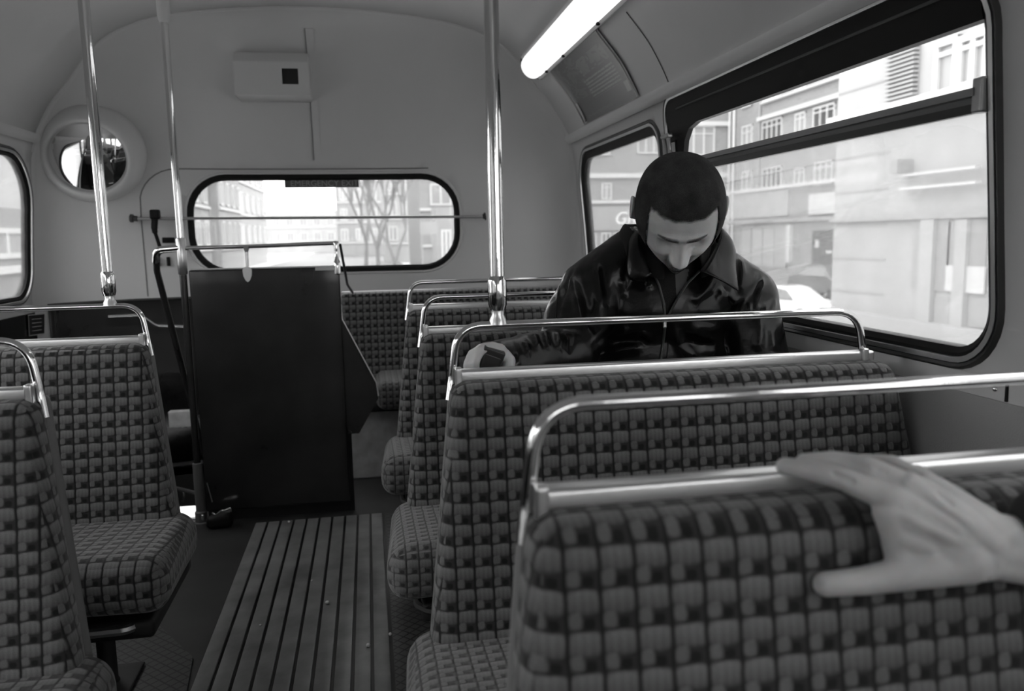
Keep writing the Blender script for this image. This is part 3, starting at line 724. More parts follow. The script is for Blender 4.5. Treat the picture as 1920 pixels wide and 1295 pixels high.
# chrome grab handle on the dark lining at the left
ps = [at(u, v, Y) for u, v, Y in ((195, 595, 3.70), (257, 592, 3.74), (289, 611, 3.78), (345, 613, 3.80))]
ps = [Vector((p.x, rear_pt(p.x, p.z).y-.03, p.z)) for p in ps]
mb = MB(); tube(mb, fillet(ps, .05), .006, 10); tag(mb.build('handrail', M_CHROME), 'thin bright handrail low on the dark wall behind the left seats', 'handle')
p = at(340, 785, 3.55); mb = MB(); rbox(mb, (p.x-.05, 3.54, p.z-.035), (p.x+.06, 3.58, p.z+.035), .004, n=2)
tag(mb.build('stair_ledge', M_PLATE), 'short grey ledge low beside the stair panel post', 'ledge')
mb = MB(); q0 = at(322, 913, 3.3); q1 = at(372, 925, 3.1); tube(mb, [q0, q1], .008, 8); tube(mb, fillet([q0.lerp(q1, .45), q0.lerp(q1, .5)+Vector((0, -.01, -.02)), q0.lerp(q1, .45)+Vector((-.005, -.01, -.045))], .02), .004, 6)
tag(mb.build('stair_pipe', M_RUBG), 'short dull pipe in the dark stairwell opening', 'pipe')
# hinged fitting at the foot of the panel
root = empty('floor_catch', at(410, 965, 2.95), 'dark floor catch with bright tips at the foot of the stair panel', 'catch')
p = world_loc(root); p.z = 0; root.location = p; mb = MB()
rbox(mb, p+Vector((-.045, -.02, 0)), p+Vector((.05, .02, .055)), .02, warp=lambda v: Vector((v.x, v.y, v.z*(1+4*(v.x-p.x))))); mb.build('housing', M_RUBBER, root)
mb = MB(); tube(mb, fillet([p+Vector((-.012, -.02, .055)), p+Vector((.0, -.02, .05)), p+Vector((.02, -.02, .068)), p+Vector((.052, -.02, .072))], .01), [.004]*10+[.005]*10+[.009]*4+[.010]*4, 8) if False else tube(mb, [p+Vector((-.018, -.02, .066)), p+Vector((-.005, -.02, .058)), p+Vector((.012, -.02, .070)), p+Vector((.028, -.02, .068)), p+Vector((.050, -.02, .074))], [.006, .003, .0035, .007, .009], 8)
mb.build('bright_lever', M_CHROME, root)
mb = MB(); rbox(mb, p+Vector((-.056, -.024, .04)), p+Vector((-.047, -.014, .062)), .004); mb.build('bright_stud', M_CHROME, root)
mb = MB(); tube(mb, [at(388, 905, 2.985), at(398, 941, 2.985)], .0022, 6); mb.build('wire', M_ALU, root)

# ------------------------------------------------------------------ round mirror
mc = Vector((-1.08, 3.6, 1.4))
for _ in range(12): mc = at(170, 288, rear_pt(mc.x, mc.z).y-.055)
root = empty('round_mirror', mc, 'round convex mirror in a pale ring, high in the left back corner', 'mirror')
axis = Vector((.12, -1, -.30)).normalized(); side = axis.cross(Vector((0, 0, 1))).normalized(); upv = side.cross(axis).normalized()
base = mc + Vector((0, .02, 0))
def ring(c, r, n=48): return [c+side*(r*math.cos(2*PI*k/n))+upv*(r*.96*math.sin(2*PI*k/n)) for k in range(n)]
profm = [(-.06, .204, base), (.0, .210, None), (.03, .208, None), (.06, .196, None), (.085, .182, None), (.098, .168, None), (.100, .158, None), (.094, .151, None), (.080, .149, None)]
mb = MB(); vs = []; n = 48
for h, r, _ in profm:
    k = h/.1; c = base + Vector((0, -h, 0))*.9 + Vector((.006, -.0, -.028))*k
    vs += ring(c, r)
fs = [(i*n+k, i*n+(k+1) % n, (i+1)*n+(k+1) % n, (i+1)*n+k) for i in range(len(profm)-1) for k in range(n)]
mb.add(vs, fs).build('mirror_ring', M_CREAM, root, angle=None)
mb = MB(); c0 = base + Vector((.006, -.072, -.024)); vs = [c0+axis*.030]
for j in range(1, 11):
    r = .152*j/10; vs += ring(c0+axis*(.030*(1-(j/10)**2)), r)
fs = [(0, 1+k, 1+(k+1) % n) for k in range(n)]+[(1+(j-1)*n+k, 1+(j-1)*n+(k+1) % n, 1+j*n+(k+1) % n, 1+j*n+k) for j in range(1, 10) for k in range(n)]
mb.add(vs, fs).build('mirror_face', M_MIRROR, root, angle=None)

# heater/speaker box on the dome
c0 = at(440, 178, 3.66); c1 = at(577, 95, 3.66)
root = empty('ventilation_box', ((c0.x+c1.x)/2, 3.66, (c0.z+c1.z)/2), 'cream wall box with a square black opening, high above the rear window', 'box')
yb2 = rear_pt(-.37, 1.74).y
x0, x1, z0, z1 = c0.x, c1.x, c0.z, c1.z
yf = 3.665
sq = (at(528, 128, yf), at(560, 158, yf))
hx0, hx1, hz0, hz1 = sq[0].x, sq[1].x, sq[1].z, sq[0].z
def bw(p): 
    x, y, z = p
    if y < yf+.02: y += max(0, (z-(z1-.045)))*1.1; z_ = z; y += max(0, (z0+.03-z))*.9
    return Vector((x, y, z))
mb = MB(); xs = [x0, hx0, hx1, x1]; zs = [z0, hz0, hz1, z1-.045, z1]
vs = []; 
def yy(z): return yf + max(0, z-(z1-.045))*1.0
for x in xs:
    for z in zs: vs.append((x, yy(z), z))
fs = [(i*5+j, (i+1)*5+j, (i+1)*5+j+1, i*5+j+1) for i in range(3) for j in range(4) if not (i == 1 and j == 1)]
b = len(vs)
for x in (x0, x1):
    for z in zs: vs.append((x, yb2+.05, z))
for j in range(4): fs += [(j, j+1, b+j+1, b+j), (15+j, b+5+j, b+5+j+1, 15+j+1)]
fs += [(0, b, b+5, 15, 10, 5), (4, 9, 14, 19, b+9, b+4)]
mb.add(vs, fs); o = mb.build('casing', M_BOX, root, smooth=False)
bv = o.modifiers.new('edge', 'BEVEL'); bv.width = .004; bv.segments = 2
mb = MB(); box(mb, hx0-.004, hx1+.004, yf+.02, yf+.03, hz0-.004, hz1+.004); mb.build('opening', M_DARKM, root, smooth=False)

# ------------------------------------------------------------------ ceiling lamp and advert
def lamp(s, label, y0=1.25, y1=3.43):
    root = empty('strip_lamp', (BX+s*.91, (y0+y1)/2, 1.76), label, 'lamp', None)
    u = Vector((-s*.66, 0, .75)).normalized(); n = Vector((-s*.75, 0, -.66)).normalized()     # across and out of the fitting
    c = Vector((BX+s*.905, 0, 1.742)); hw = .050
    def prof(k, hwid, dep): 
        return [(hwid*math.cos(PI*i/14), dep*math.sin(PI*i/14)) for i in range(15)]
    mb = MB(); ys = [y0, y0+.015, y0+.05, y1-.09, y1-.05, y1-.02, y1-.005, y1]; sc = [.5, .85, 1, 1, .93, .75, .45, .2]
    vs = []
    for y, k in zip(ys, sc):
        for a, b in prof(0, hw*(.55+.45*k), .042*k): vs.append(c+Vector((0, y, 0))+u*a+n*(b+.012))
    fs = [(i*15+j, (i+1)*15+j, (i+1)*15+j+1, i*15+j+1) for i in range(len(ys)-1) for j in range(14)]+[tuple(range(15)), tuple(range(15*7, 15*8))]
    mb.add(vs, fs).build('diffuser', M_TUBE, root, angle=None)
    for e in (-1, 1):
        mb = MB(); q = [(e*(hw+.000), .0), (e*(hw+.0), .018), (e*(hw+.012), .016), (e*(hw+.016), -.02), (e*hw, -.02)]
        V = [c+Vector((0, y, 0))+u*a+n*b for y in (y0, y1-.04) for a, b in q]
        mb.add(V, [tuple(range(5)), tuple(range(9, 4, -1))]+[(i, (i+1) % 5, 5+(i+1) % 5, 5+i) for i in range(5)]); mb.build('side_flange', M_BOX, root, smooth=False)
    arc = [c+Vector((0, y1-.04+.045*math.sin(PI*i/12), 0))+u*((hw+.006)*math.cos(PI*i/12))+n*.006 for i in range(13)]
    mb = MB(); tube(mb, arc, .009, 8); p = arc[2]; rbox(mb, p-Vector((.010, .012, .012)), p+Vector((.008, .012, .006)), .004); mb.build('end_cap', M_RUBBER, root)
    for y in (y1-.20, y1-.48, y1-.93, y1-1.33, y1-1.73):
        mb = MB()
        p = c+Vector((0, y, 0))+u*(-s*0-hw-.004)+n*.020; rbox(mb, p-Vector((.006, .006, .005)), p+Vector((.006, .006, .005)), .003, n=1); mb.build('clip', M_RUBBER, root)
    return root
lamp(1, 'lit white strip lamp along the right side of the ceiling above the advert')
ya, ybb = 3.24, 2.585
root = empty('advert_panel', wall_r((ya+ybb)/2, 1.58), 'dark curved advertising card in a thin frame under the strip lamp', 'poster')
nz_ = 12; zA, zB = 1.487, 1.715; vs = []; uvs = []
for i in range(nz_+1):
    z = zA+(zB-zA)*i/nz_
    for y in (ya, ybb): vs.append(Vector(wall_r(y, z))+wall_n(1, z)*.006)
me = bpy.data.meshes.new('card'); off = world_loc(root)
me.from_pydata([tuple(v-off) for v in vs], [], [(2*i, 2*i+1, 2*i+3, 2*i+2) for i in range(nz_)])
ul = me.uv_layers.new(name='UVMap'); 
for p in me.polygons:
    for li in p.loop_indices:
        vi = me.loops[li].vertex_index; ul.data[li].uv = (float(vi % 2), (vi//2)/nz_)
me.shade_smooth(); me.materials.append(poster_mat()); o = bpy.data.objects.new('card', me); COL.objects.link(o); o.parent = root
for y in (ya+.004, ybb-.004):
    mb = MB(); tube(mb, [Vector(wall_r(y, zA+(zB-zA)*i/nz_))+wall_n(1, zA+(zB-zA)*i/nz_)*.008 for i in range(nz_+1)], .0045, 6)
    mb.build('card_frame', M_ALU, root)
mb = MB(); z_ = [1.495+.012*i for i in range(7)]; V = [Vector(wall_r(y, z))+wall_n(1, z)*.009 for z in z_ for y in (ya-.022, ya-.042)]
mb.add(V, [(2*i, 2*i+1, 2*i+3, 2*i+2) for i in range(6)]); thick(mb.build('card_clip', M_BOX, root), .002, 0)
# notice on the dark lining at the left
a = atx(52, 590, BX-half(.7)+.01); b = atx(83, 627, BX-half(.7)+.01)
root = empty('notice', ((a.x), (a.y+b.y)/2, .70), 'small dark framed notice on the lining below the left window', 'notice')
ya2, yb3 = 3.33, 3.46
mb = MB(); x_ = BX-half(.7)+.007
p0 = at(53, 590, 3.60); p1 = at(83, 627, 3.60)
pp = Vector((p0.x, 0, 0)); 
sx0 = max(p0.x, BX-half(.7)*.985); 
def rp(u, v, ins): 
    d = ray(u, v); lo, hi = 3.0, 4.2
    for _ in range(40):
        m_ = (lo+hi)/2; q = CAM+d*(m_/d.y)
        try: yw = rear_pt(max(BX-1.171, min(BX+1.171, q.x)), q.z).y
        except Exception: yw = 3.6
        if q.x < BX-1.165: hi = m_; continue
        if q.y < yw: lo = m_
        else: hi = m_
    q = CAM+d*((lo)/d.y); return q - d*ins
Q = [rp(53, 591, .012), rp(83, 588, .012), rp(83, 625, .012), rp(55, 629, .012)]
mb.add(Q, [(0, 1, 2, 3)]); o = thick(mb.build('notice_plate', mat('notice_print', .03, .4), root, smooth=False), .003, 0)
mb = MB(); tube(mb, [q-ray(68, 608)*.002 for q in Q], .0022, 5, closed=True)
cq = sum(Q, Vector())/4
for k in range(4):
    L0 = Q[0].lerp(Q[3], .22+.19*k).lerp(Q[1].lerp(Q[2], .22+.19*k), .2); L1 = Q[0].lerp(Q[3], .22+.19*k).lerp(Q[1].lerp(Q[2], .22+.19*k), .8)
    tube(mb, [L0-ray(68, 608)*.002, L1-ray(68, 608)*.002], .0014, 4)
mb.build('notice_lines', M_PLATE, root)

# ------------------------------------------------------------------ floor
mb = MB(); n = 10; xa, xb = -.452, .016; pw = (xb-xa)/n
root = empty('aisle_slats', ((xa+xb)/2, 1.5, 0), 'worn wooden slatted strip down the aisle floor', 'floor strip')
for i in range(n):
    m_ = MB(); rbox(m_, (xa+pw*i+.004, -.6, .0005), (xa+pw*(i+1)-.004, 2.95, .009), .002, n=2, k=2); m_.build('slat', M_SLAT, root, angle=None)
m, t, b = newmat('diamond_tread'); N = lambda *a: math_node(t, *a)
tc = t.nodes.new('ShaderNodeTexCoord'); sp = t.nodes.new('ShaderNodeSeparateXYZ'); t.links.new(tc.outputs['Object'], sp.inputs[0])
d1 = N('ABSOLUTE', N('SUBTRACT', N('FRACT', N('MULTIPLY', N('ADD', sp.outputs[0], sp.outputs[1]), 30)), .5))
d2 = N('ABSOLUTE', N('SUBTRACT', N('FRACT', N('MULTIPLY', N('SUBTRACT', sp.outputs[0], sp.outputs[1]), 30)), .5))
gr = N('MAXIMUM', N('GREATER_THAN', d1, .41), N('GREATER_THAN', d2, .41))
t.links.new(N('MULTIPLY_ADD', gr, -.045, .052), b.inputs['Base Color']); b.inputs['Roughness'].default_value = .4
bp = t.nodes.new('ShaderNodeBump'); bp.inputs['Distance'].default_value = .003; bp.invert = True; t.links.new(gr, bp.inputs['Height']); t.links.new(bp.outputs[0], b.inputs['Normal'])
M_TREAD = m
mb = MB(); box(mb, .022, .93, -.6, 2.95, .0005, .006); tag(mb.build('tread_mat', M_TREAD, smooth=False), 'diamond-tread rubber mat under the right-hand seats', 'mat', 'diamond tread mats')
V = [at(u, v, 2) for u, v in ()]
def fpt(u, v):
    d = ray(u, v); return CAM+d*(-CAM.z/d.z)
pl = [fpt(u, v) for u, v in ((100, 1186), (300, 1176), (362, 1235), (350, 1300), (250, 1380), (80, 1380))]
V = [(p.x, p.y, .0005) for p in pl]+[(p.x, p.y, .005) for p in pl]; n = len(pl)
mb = MB().add(V, [tuple(range(n)), tuple(range(2*n-1, n-1, -1))]+[(i, (i+1) % n, n+(i+1) % n, n+i) for i in range(n)])
tag(mb.build('tread_mat', M_TREAD, smooth=False), 'cut-cornered diamond-tread mat round the left seat leg', 'mat', 'diamond tread mats')
for (u, v, r, lab) in ((614, 1138, .0042, 'larger white crumb in the middle of the aisle slats'), (691, 1219, .0040, 'white crumb nearest the camera, near the right edge of the slats'), (542, 984, .003, 'tiny white crumb at the far end of the slats'), (732, 1197, .003, 'small white crumb at the edge of the tread mat'), (489, 1180, .0025, 'faint speck on the dark left slats'), (585, 1095, .002, 'faint speck between the middle slats')):
    r *= 1.35; p = fpt(u, v); mb = MB(); rbox(mb, (p.x-r, p.y-r, .010), (p.x+r, p.y+r, .010+1.6*r), r*.8, n=1, warp=lambda q: q+Vector((0, 0, 0)))
    tag(mb.build('crumb', M_CRUMB), lab, 'crumb', 'crumbs on the floor')
# ------------------------------------------------------------------ people
_ico = None
def blob(parts, voxel, smooth=3, sfac=.6):
    """one continuous skin over chains of balls: parts = [(p0, r0, p1, r1)] or ('e', centre, radii, Matrix)"""
    global _ico
    bm = bmesh.new(); bmesh.ops.create_icosphere(bm, subdivisions=3, radius=1)
    iv = np.array([v.co for v in bm.verts]); fi = [tuple(v.index for v in f.verts) for f in bm.faces]; bm.free()
    mb = MB(); V = []; Fc = []; b = 0
    def put(A):
        nonlocal b
        V.extend(map(tuple, A)); Fc.extend([(a+b, c+b, d+b) for a, c, d in fi]); b += len(A)
    for p in parts:
        if isinstance(p[0], str):
            _, c, r, m_ = p; A = iv*np.array(r); 
            if m_ is not None: A = A@np.array(m_.to_3x3()).T
            put(A+np.array(c)); continue
        p0, r0, p1, r1 = p; p0 = Vector(p0); p1 = Vector(p1); n = max(1, int((p1-p0).length/(min(r0, r1)*.22)))
        for i in range(n+1):
            t = i/n; put(iv*(r0+(r1-r0)*t)+np.array(p0.lerp(p1, t)))
    me = bpy.data.meshes.new('tmp'); me.from_pydata(V, [], Fc); o = bpy.data.objects.new('tmp', me); COL.objects.link(o)
    r = o.modifiers.new('r', 'REMESH'); r.mode = 'VOXEL'; r.voxel_size = voxel; r.use_smooth_shade = True
    s = o.modifiers.new('s', 'SMOOTH'); s.factor = sfac; s.iterations = smooth
    dg = bpy.context.evaluated_depsgraph_get(); res = bpy.data.meshes.new_from_object(o.evaluated_get(dg))
    bpy.data.objects.remove(o); bpy.data.meshes.remove(me); return res
def chain(pts, rs): return [(pts[i], rs[i], pts[i+1], rs[i+1]) for i in range(len(pts)-1)]
def arr(me):
    a = np.empty(len(me.vertices)*3); me.vertices.foreach_get('co', a); return a.reshape(-1, 3)
def setarr(me, a): me.vertices.foreach_set('co', a.reshape(-1)); me.update()
def normals(me):
    a = np.empty(len(me.vertices)*3); me.vertices.foreach_get('normal', a); return a.reshape(-1, 3)
def finish(me, name, m, parent=None, loc=None):
    off = world_loc(parent) if parent is not None else Vector(loc)
    a = arr(me)-np.array(off); setarr(me, a); me.name = name; me.materials.clear(); me.materials.append(m); me.shade_smooth()
    o = bpy.data.objects.new(name, me); COL.objects.link(o)
    if parent is not None: o.parent = parent
    else: o.location = off
    return o
def strokes(me, S):
    """creases and ridges: S = [(points, width, height)] in world space"""
    a = arr(me); n = normals(me); d = np.zeros(len(a))
    for P, w, h in S:
        best = np.full(len(a), 1e9); P = [np.array(p) for p in P]; L = len(P)-1; tt = np.zeros(len(a))
        for i in range(L):
            ab = P[i+1]-P[i]; t = np.clip(((a-P[i])@ab)/(ab@ab+1e-12), 0, 1); q = P[i]+t[:, None]*ab; dd = np.linalg.norm(a-q, axis=1)
            k = dd < best; best[k] = dd[k]; tt[k] = (i+t[k])/L
        fade = np.clip(np.minimum(tt, 1-tt)*5, .15, 1)
        d += h*fade*np.exp(-(best/w)**2)
    setarr(me, a+n*d[:, None])

# --- the seated man
HC = at(1277, 392, 1.62); HC = Vector((HC.x-.012, 1.60, 1.088))
yaw = math.radians(-17); pit = math.radians(50)
fz = Matrix.Rotation(yaw, 3, 'Z')
f0 = fz@Vector((0, -math.cos(pit), -math.sin(pit))); u0 = fz@Vector((0, -math.sin(pit), math.cos(pit))); s0_ = f0.cross(u0).normalized()
roll = Matrix.Rotation(math.radians(-2), 3, f0); u0 = roll@u0; s0_ = roll@s0_
SH = 1.09
def sstep(x, a, b): 
    t = np.clip((x-a)/(b-a), 0, 1); return t*t*(3-2*t)
def headsurf(P):
    """unit sphere -> head in local (side, front, up), metres before scaling"""
    x, y, z = P[:, 0].copy(), P[:, 1].copy(), P[:, 2].copy()
    low = sstep(-z, -.05, 1.0); 
    wx = .0775*(1-.27*low) * (1+.03*np.exp(-((z-.5)/.35)**2)); X = wx*np.sign(x)*np.abs(x)**(1-.16*sstep(z, -.2, .5))*(1+.06*np.abs(x)*(1-low))
    front = np.clip(y, 0, 1); back = np.clip(-y, 0, 1)
    Y = .088*front - .106*back*(1-.30*low)
    Y = np.where(y > 0, .088*(np.clip(y, 0, 1)**.80), Y) 
    Y += .012*low*sstep(y, -.2, .6)
    Z = np.where(z > 0, .100*np.abs(z)**.90, -.113*np.abs(z)**.93)
    # soften the front of the chin
    a = np.arctan2(x, y); fr = sstep(y, .15, .55)
    def gs(cx, cz, sx, sz): return np.exp(-((x-cx)/sx)**2-((z-cz)/sz)**2)*fr
    N = 0
    N -= .0025*gs(0, .07, .05, .05)
    N += .0060*gs(0, .13, .40, .09) + .0055*(gs(.30, .12, .20, .07)+gs(-.30, .12, .20, .07))   # brow
    N -= .0220*(gs(.30, -.04, .17, .10)+gs(-.30, -.04, .17, .10))                                # sockets
    N += .0075*(gs(.29, -.06, .12, .060)+gs(-.29, -.06, .11, .060))                              # lids
    N -= .0030*(gs(.29, -.125, .12, .018)+gs(-.29, -.125, .12, .018))                            # lid line
    N += .0055*(gs(.50, -.24, .18, .14)+gs(-.50, -.24, .18, .14))                                # cheekbones
    N -= .0040*(gs(.38, -.52, .14, .16)+gs(-.38, -.52, .14, .16))
    N += .0150*gs(0, -.56, .32, .15)-.0030*gs(0, -.76, .2, .05)+.017*gs(0, -.90, .28, .13)       # mouth, chin
    N -= .0050*gs(0, -.585, .19, .016)
    # nose
    t = np.clip((.04-z)/.34, 0, 1); rid = sstep(z, -.40, -.31)*(1-sstep(z, -.02, .12))
    N += (.009+.018*t**1.1)*rid*np.exp(-(x/(.10+.07*t))**2)*fr
    N += .0110*(gs(.17, -.295, .075, .06)+gs(-.17, -.295, .075, .06))
    N -= .0085*(gs(.30, -.42, .055, .15)+gs(-.30, -.42, .055, .15))                              # folds beside the mouth
    d = np.stack([.35*x, np.clip(y, .2, 1), .15*z], 1); d /= np.linalg.norm(d, axis=1)[:, None]
    Q = np.stack([X, Y, Z], 1)+d*(N*1.0)[:, None] if not isinstance(N, int) else np.stack([X, Y, Z], 1)
    return Q
B3 = np.array([s0_, f0, u0])            # rows
def toworld(Q): return np.array(HC)+SH*(Q@B3)
nu, nv = 200, 150
th = np.linspace(0, 2*PI, nu, endpoint=False); ph = np.linspace(0, PI, nv+1)
P = np.array([(math.sin(p)*math.sin(t), math.sin(p)*math.cos(t), math.cos(p)) for p in ph for t in th])
HQ = headsurf(P); HW = toworld(HQ)
hf = [(i*nu+j, i*nu+(j+1) % nu, (i+1)*nu+(j+1) % nu, (i+1)*nu+j) for i in range(nv) for j in range(nu)]
hn = HQ/np.linalg.norm(HQ, axis=1)[:, None]
def headmesh(name, mask=None, lift=0):
    W_ = toworld(HQ+hn*lift[:, None] if isinstance(lift, np.ndarray) else HQ+hn*lift)
    F_ = hf if mask is None else [f for f in hf if sum(mask[i] for i in f) >= 3]
    return W_, F_
# body: head, ears, neck, trunk, arms, hands, legs in one skin
NB = Vector((.672, 1.735, 1.00))
body = [(Vector(toworld(np.array([[0, -.03, -.04]]))[0]), .058, NB, .062), (NB, .062, (.672, 1.78, .90), .07)]
body += [('e', (.672, 1.80, .74), (.155, .10, .22), None), ('e', (.665, 1.80, .52), (.15, .12, .10), None)]
SR = Vector((.505, 1.765, .905)); SL = Vector((.868, 1.745, .880)); ER = at(1062, 668, 1.63); EL = Vector((.895, 1.66, .64))
WR = at(930, 692, 1.50); WL = Vector((.78, 1.52, .52))
body += chain([SR, ER, WR], [.045, .038, .026])+chain([SL, EL, WL], [.045, .038, .026])
# legs of the sitter
for sx in (-.09, .09):
    body += chain([(.665+sx, 1.80, .50), (.665+sx, 1.50, .49), (.665+sx, 1.53, .10), (.665+sx, 1.44, .045)], [.075, .055, .04, .03])
def px(u, v, Y): return at(u, v, Y)
hr = [(938, 684), ]
palm = [px(945, 690, 1.46), px(945, 668, 1.455), px(925, 655, 1.45), px(903, 655, 1.45)]
body += [(WR, .026, palm[0], .018)]+chain(palm, [.017, .0155, .0145, .012])
body += chain([px(905, 656, 1.45), px(885, 664, 1.44), px(876, 684, 1.43), px(878, 708, 1.435)], [.012, .0095, .0088, .008])
body += chain([px(912, 653, 1.447), px(898, 658, 1.43), px(891, 680, 1.42), px(893, 708, 1.425)], [.012, .0092, .0088, .008])
body += chain([px(925, 652, 1.447), px(912, 656, 1.43), px(904, 672, 1.445), px(902, 700, 1.455)], [.012, .0092, .0085, .008])
body += chain([px(938, 655, 1.447), px(925, 662, 1.435), px(918, 676, 1.46), px(915, 700, 1.465)], [.012, .009, .008, .0075])
body += chain([px(955, 676, 1.45), px(953, 694, 1.43), px(942, 712, 1.42)], [.013, .0105, .009])
# left hand resting in the lap
body += chain([WL, Vector((.72, 1.49, .535)), Vector((.66, 1.47, .54))], [.026, .026, .018])
for k in range(4): body += chain([Vector((.66, 1.45+.018*k, .54)), Vector((.62, 1.44+.02*k, .535)), Vector((.60, 1.44+.02*k, .515))], [.010, .009, .008])
body += chain([Vector((.71, 1.46, .54)), Vector((.68, 1.43, .55)), Vector((.65, 1.42, .55))], [.012, .011, .009])
me = blob(body, .0045, 2)
# join the finely shaped head to the trunk skin through one more remesh
ears = MB()
def ear(sg):
    c = np.array([sg*.079, -.012, -.012]); V = []
    prof = [(math.cos(a), math.sin(a)) for a in np.linspace(0, 2*PI, 20, endpoint=False)]
    parts_ = []
    for i, (a, b) in enumerate(prof):
        p = c+np.array([sg*.010, a*.015-.004+ .006*b, b*.030]); parts_.append(Vector(toworld(p[None])[0]))
    out = [(parts_[i], .0036*SH, parts_[(i+1) % 20], .0036*SH) for i in range(20)]
    ce_ = toworld((c+np.array([sg*.003, .0, 0]))[None])[0]
    m3 = Matrix(B3.T.tolist())
    out.append(('e', ce_, (.0055*SH, .014*SH, .028*SH), m3))
    return out
mb_e = blob(ear(1)+ear(-1), .0018, 2)
me2 = bpy.data.meshes.new('tmp2')
va = arr(me); fa = [tuple(p.vertices) for p in me.polygons]; ea = arr(mb_e); ef = [tuple(i+len(va) for i in p.vertices) for p in mb_e.polygons]
Wd, Fd = headmesh('head'); k0 = len(va)+len(ea)
me2.from_pydata([tuple(v) for v in va]+[tuple(v) for v in ea]+[tuple(v) for v in Wd], [], fa+ef+[tuple(i+k0 for i in f) for f in Fd])
ot = bpy.data.objects.new('tmp2', me2); COL.objects.link(ot); r = ot.modifiers.new('r', 'REMESH'); r.mode = 'VOXEL'; r.voxel_size = .0021
s = ot.modifiers.new('s', 'SMOOTH'); s.factor = .5; s.iterations = 1
res = bpy.data.meshes.new_from_object(ot.evaluated_get(bpy.context.evaluated_depsgraph_get())); bpy.data.objects.remove(ot)
man = finish(res, 'person', M_FACE, loc=(.67, 1.78, .0))
tag(man, 'man in a black leather jacket with cropped hair, seated and looking down', 'person')
# hair: a thin cap with the hairline of the photo
zz, xx, yy_ = P[:, 2], P[:, 0], P[:, 1]
n3 = np.array([noise.noise(Vector(p)*9) for p in P])*.03
hl = np.where(yy_ > 0, .545-.06*np.exp(-(xx/.38)**2)+.015*np.exp(-((np.abs(xx)-.58)/.14)**2), -.45)
hl = np.where((yy_ > 0) & (np.abs(xx) > .66), .545-1.2*sstep(np.abs(xx), .66, .88), hl)
hl = np.where((yy_ > 0) & (np.abs(xx) > .80) , np.minimum(hl, -.12), hl)
def patch(name, dens, lift, m):
    mask = dens > .01; Wd, Fd = headmesh(name, mask, lift)
    used = sorted({i for f in Fd for i in f}); mp = {k: i for i, k in enumerate(used)}
    off = np.array(world_loc(man)); me_ = bpy.data.meshes.new(name)
    me_.from_pydata([tuple(Wd[i]-off) for i in used], [], [tuple(mp[i] for i in f) for f in Fd])
    at_ = me_.attributes.new('hair_cover', 'FLOAT', 'POINT'); at_.data.foreach_set('value', np.array([dens[i] for i in used], dtype=np.float32))
    me_.shade_smooth(); me_.materials.append(m); o = bpy.data.objects.new(name, me_); COL.objects.link(o); o.parent = man; return o
hd_ = np.clip((zz-hl-n3)/.10+.35, 0, 1)
patch('hair', hd_, .0030*np.clip((zz-hl)*9+.3, .25, 1), M_HAIR)
for sg in (-1, 1):
    t = (sg*xx-.07)/.46; cz_b = .140-.05*(t-.5)**2+.030*t
    patch('eyebrow', np.where((t > -.05) & (t < 1.05) & (yy_ > 0), np.clip(1.15-np.abs(zz-cz_b)/(.048*(1.05-.5*np.clip(t, 0, 1))), 0, 1)*np.clip(np.minimum(t+.05, 1.05-t)*8, 0, 1)*.72, 0), .0010, M_BROW)
sb = np.where(yy_ > 0, np.exp(-((xx)/.42)**4)*sstep(-zz, .40, .50)*(1-.8*np.exp(-((xx/.18)**2+((zz+.585)/.05)**2))), 0)
patch('stubble', np.clip(sb, 0, 1)*.62, .0008, M_STUB)
# jacket
jk = [('e', (.675, 1.80, .70), (.200, .135, .26), None), ('e', (.680, 1.775, .87), (.19, .118, .135), None),
      (Vector((.60, 1.765, .99)), .066, SR, .082), (Vector((.75, 1.755, .975)), .066, SL, .080), (NB+Vector((0, .02, -.03)), .085, NB+Vector((0, .03, -.09)), .10)]
jk += chain([SR, SR.lerp(ER, .5)+Vector((-.01, 0, 0)), ER, ER.lerp(WR, .6), WR], [.080, .074, .066, .060, .054])
jk += chain([SL, SL.lerp(EL, .5)+Vector((.0, 0, .0)), EL, WL], [.078, .070, .064, .050])
jm = blob(jk, .0055, 6)
a = arr(jm); nrm_ = normals(jm)
d = np.array([noise.noise(Vector((p[0]*14, p[1]*14, p[2]*7)))*.0032 + noise.noise(Vector((p[0]*38, p[1]*38, p[2]*16)))*.0014 for p in a])
setarr(jm, a+nrm_*d[:, None])
def bvh(me): return BVHTree.FromPolygons([v.co for v in me.vertices], [tuple(p.vertices) for p in me.polygons])
BT = bvh(jm)
def hit(u, v, lift=0, tree=None):
    h = (tree or BT).ray_cast(CAM, ray(u, v))
    if h[0] is None: return None
    return h[0]-ray(u, v)*lift
def line(pts, lift=0, step=14, tree=None):
    out = []
    for i in range(len(pts)-1):
        a_, b_ = pts[i], pts[i+1]; n = max(1, int(math.dist(a_, b_)/step))
        for j in range(n+(i == len(pts)-2)):
            h = hit(a_[0]+(b_[0]-a_[0])*j/n, a_[1]+(b_[1]-a_[1])*j/n, lift, tree)
            if h is not None: out.append(h)
    return out
ST = []
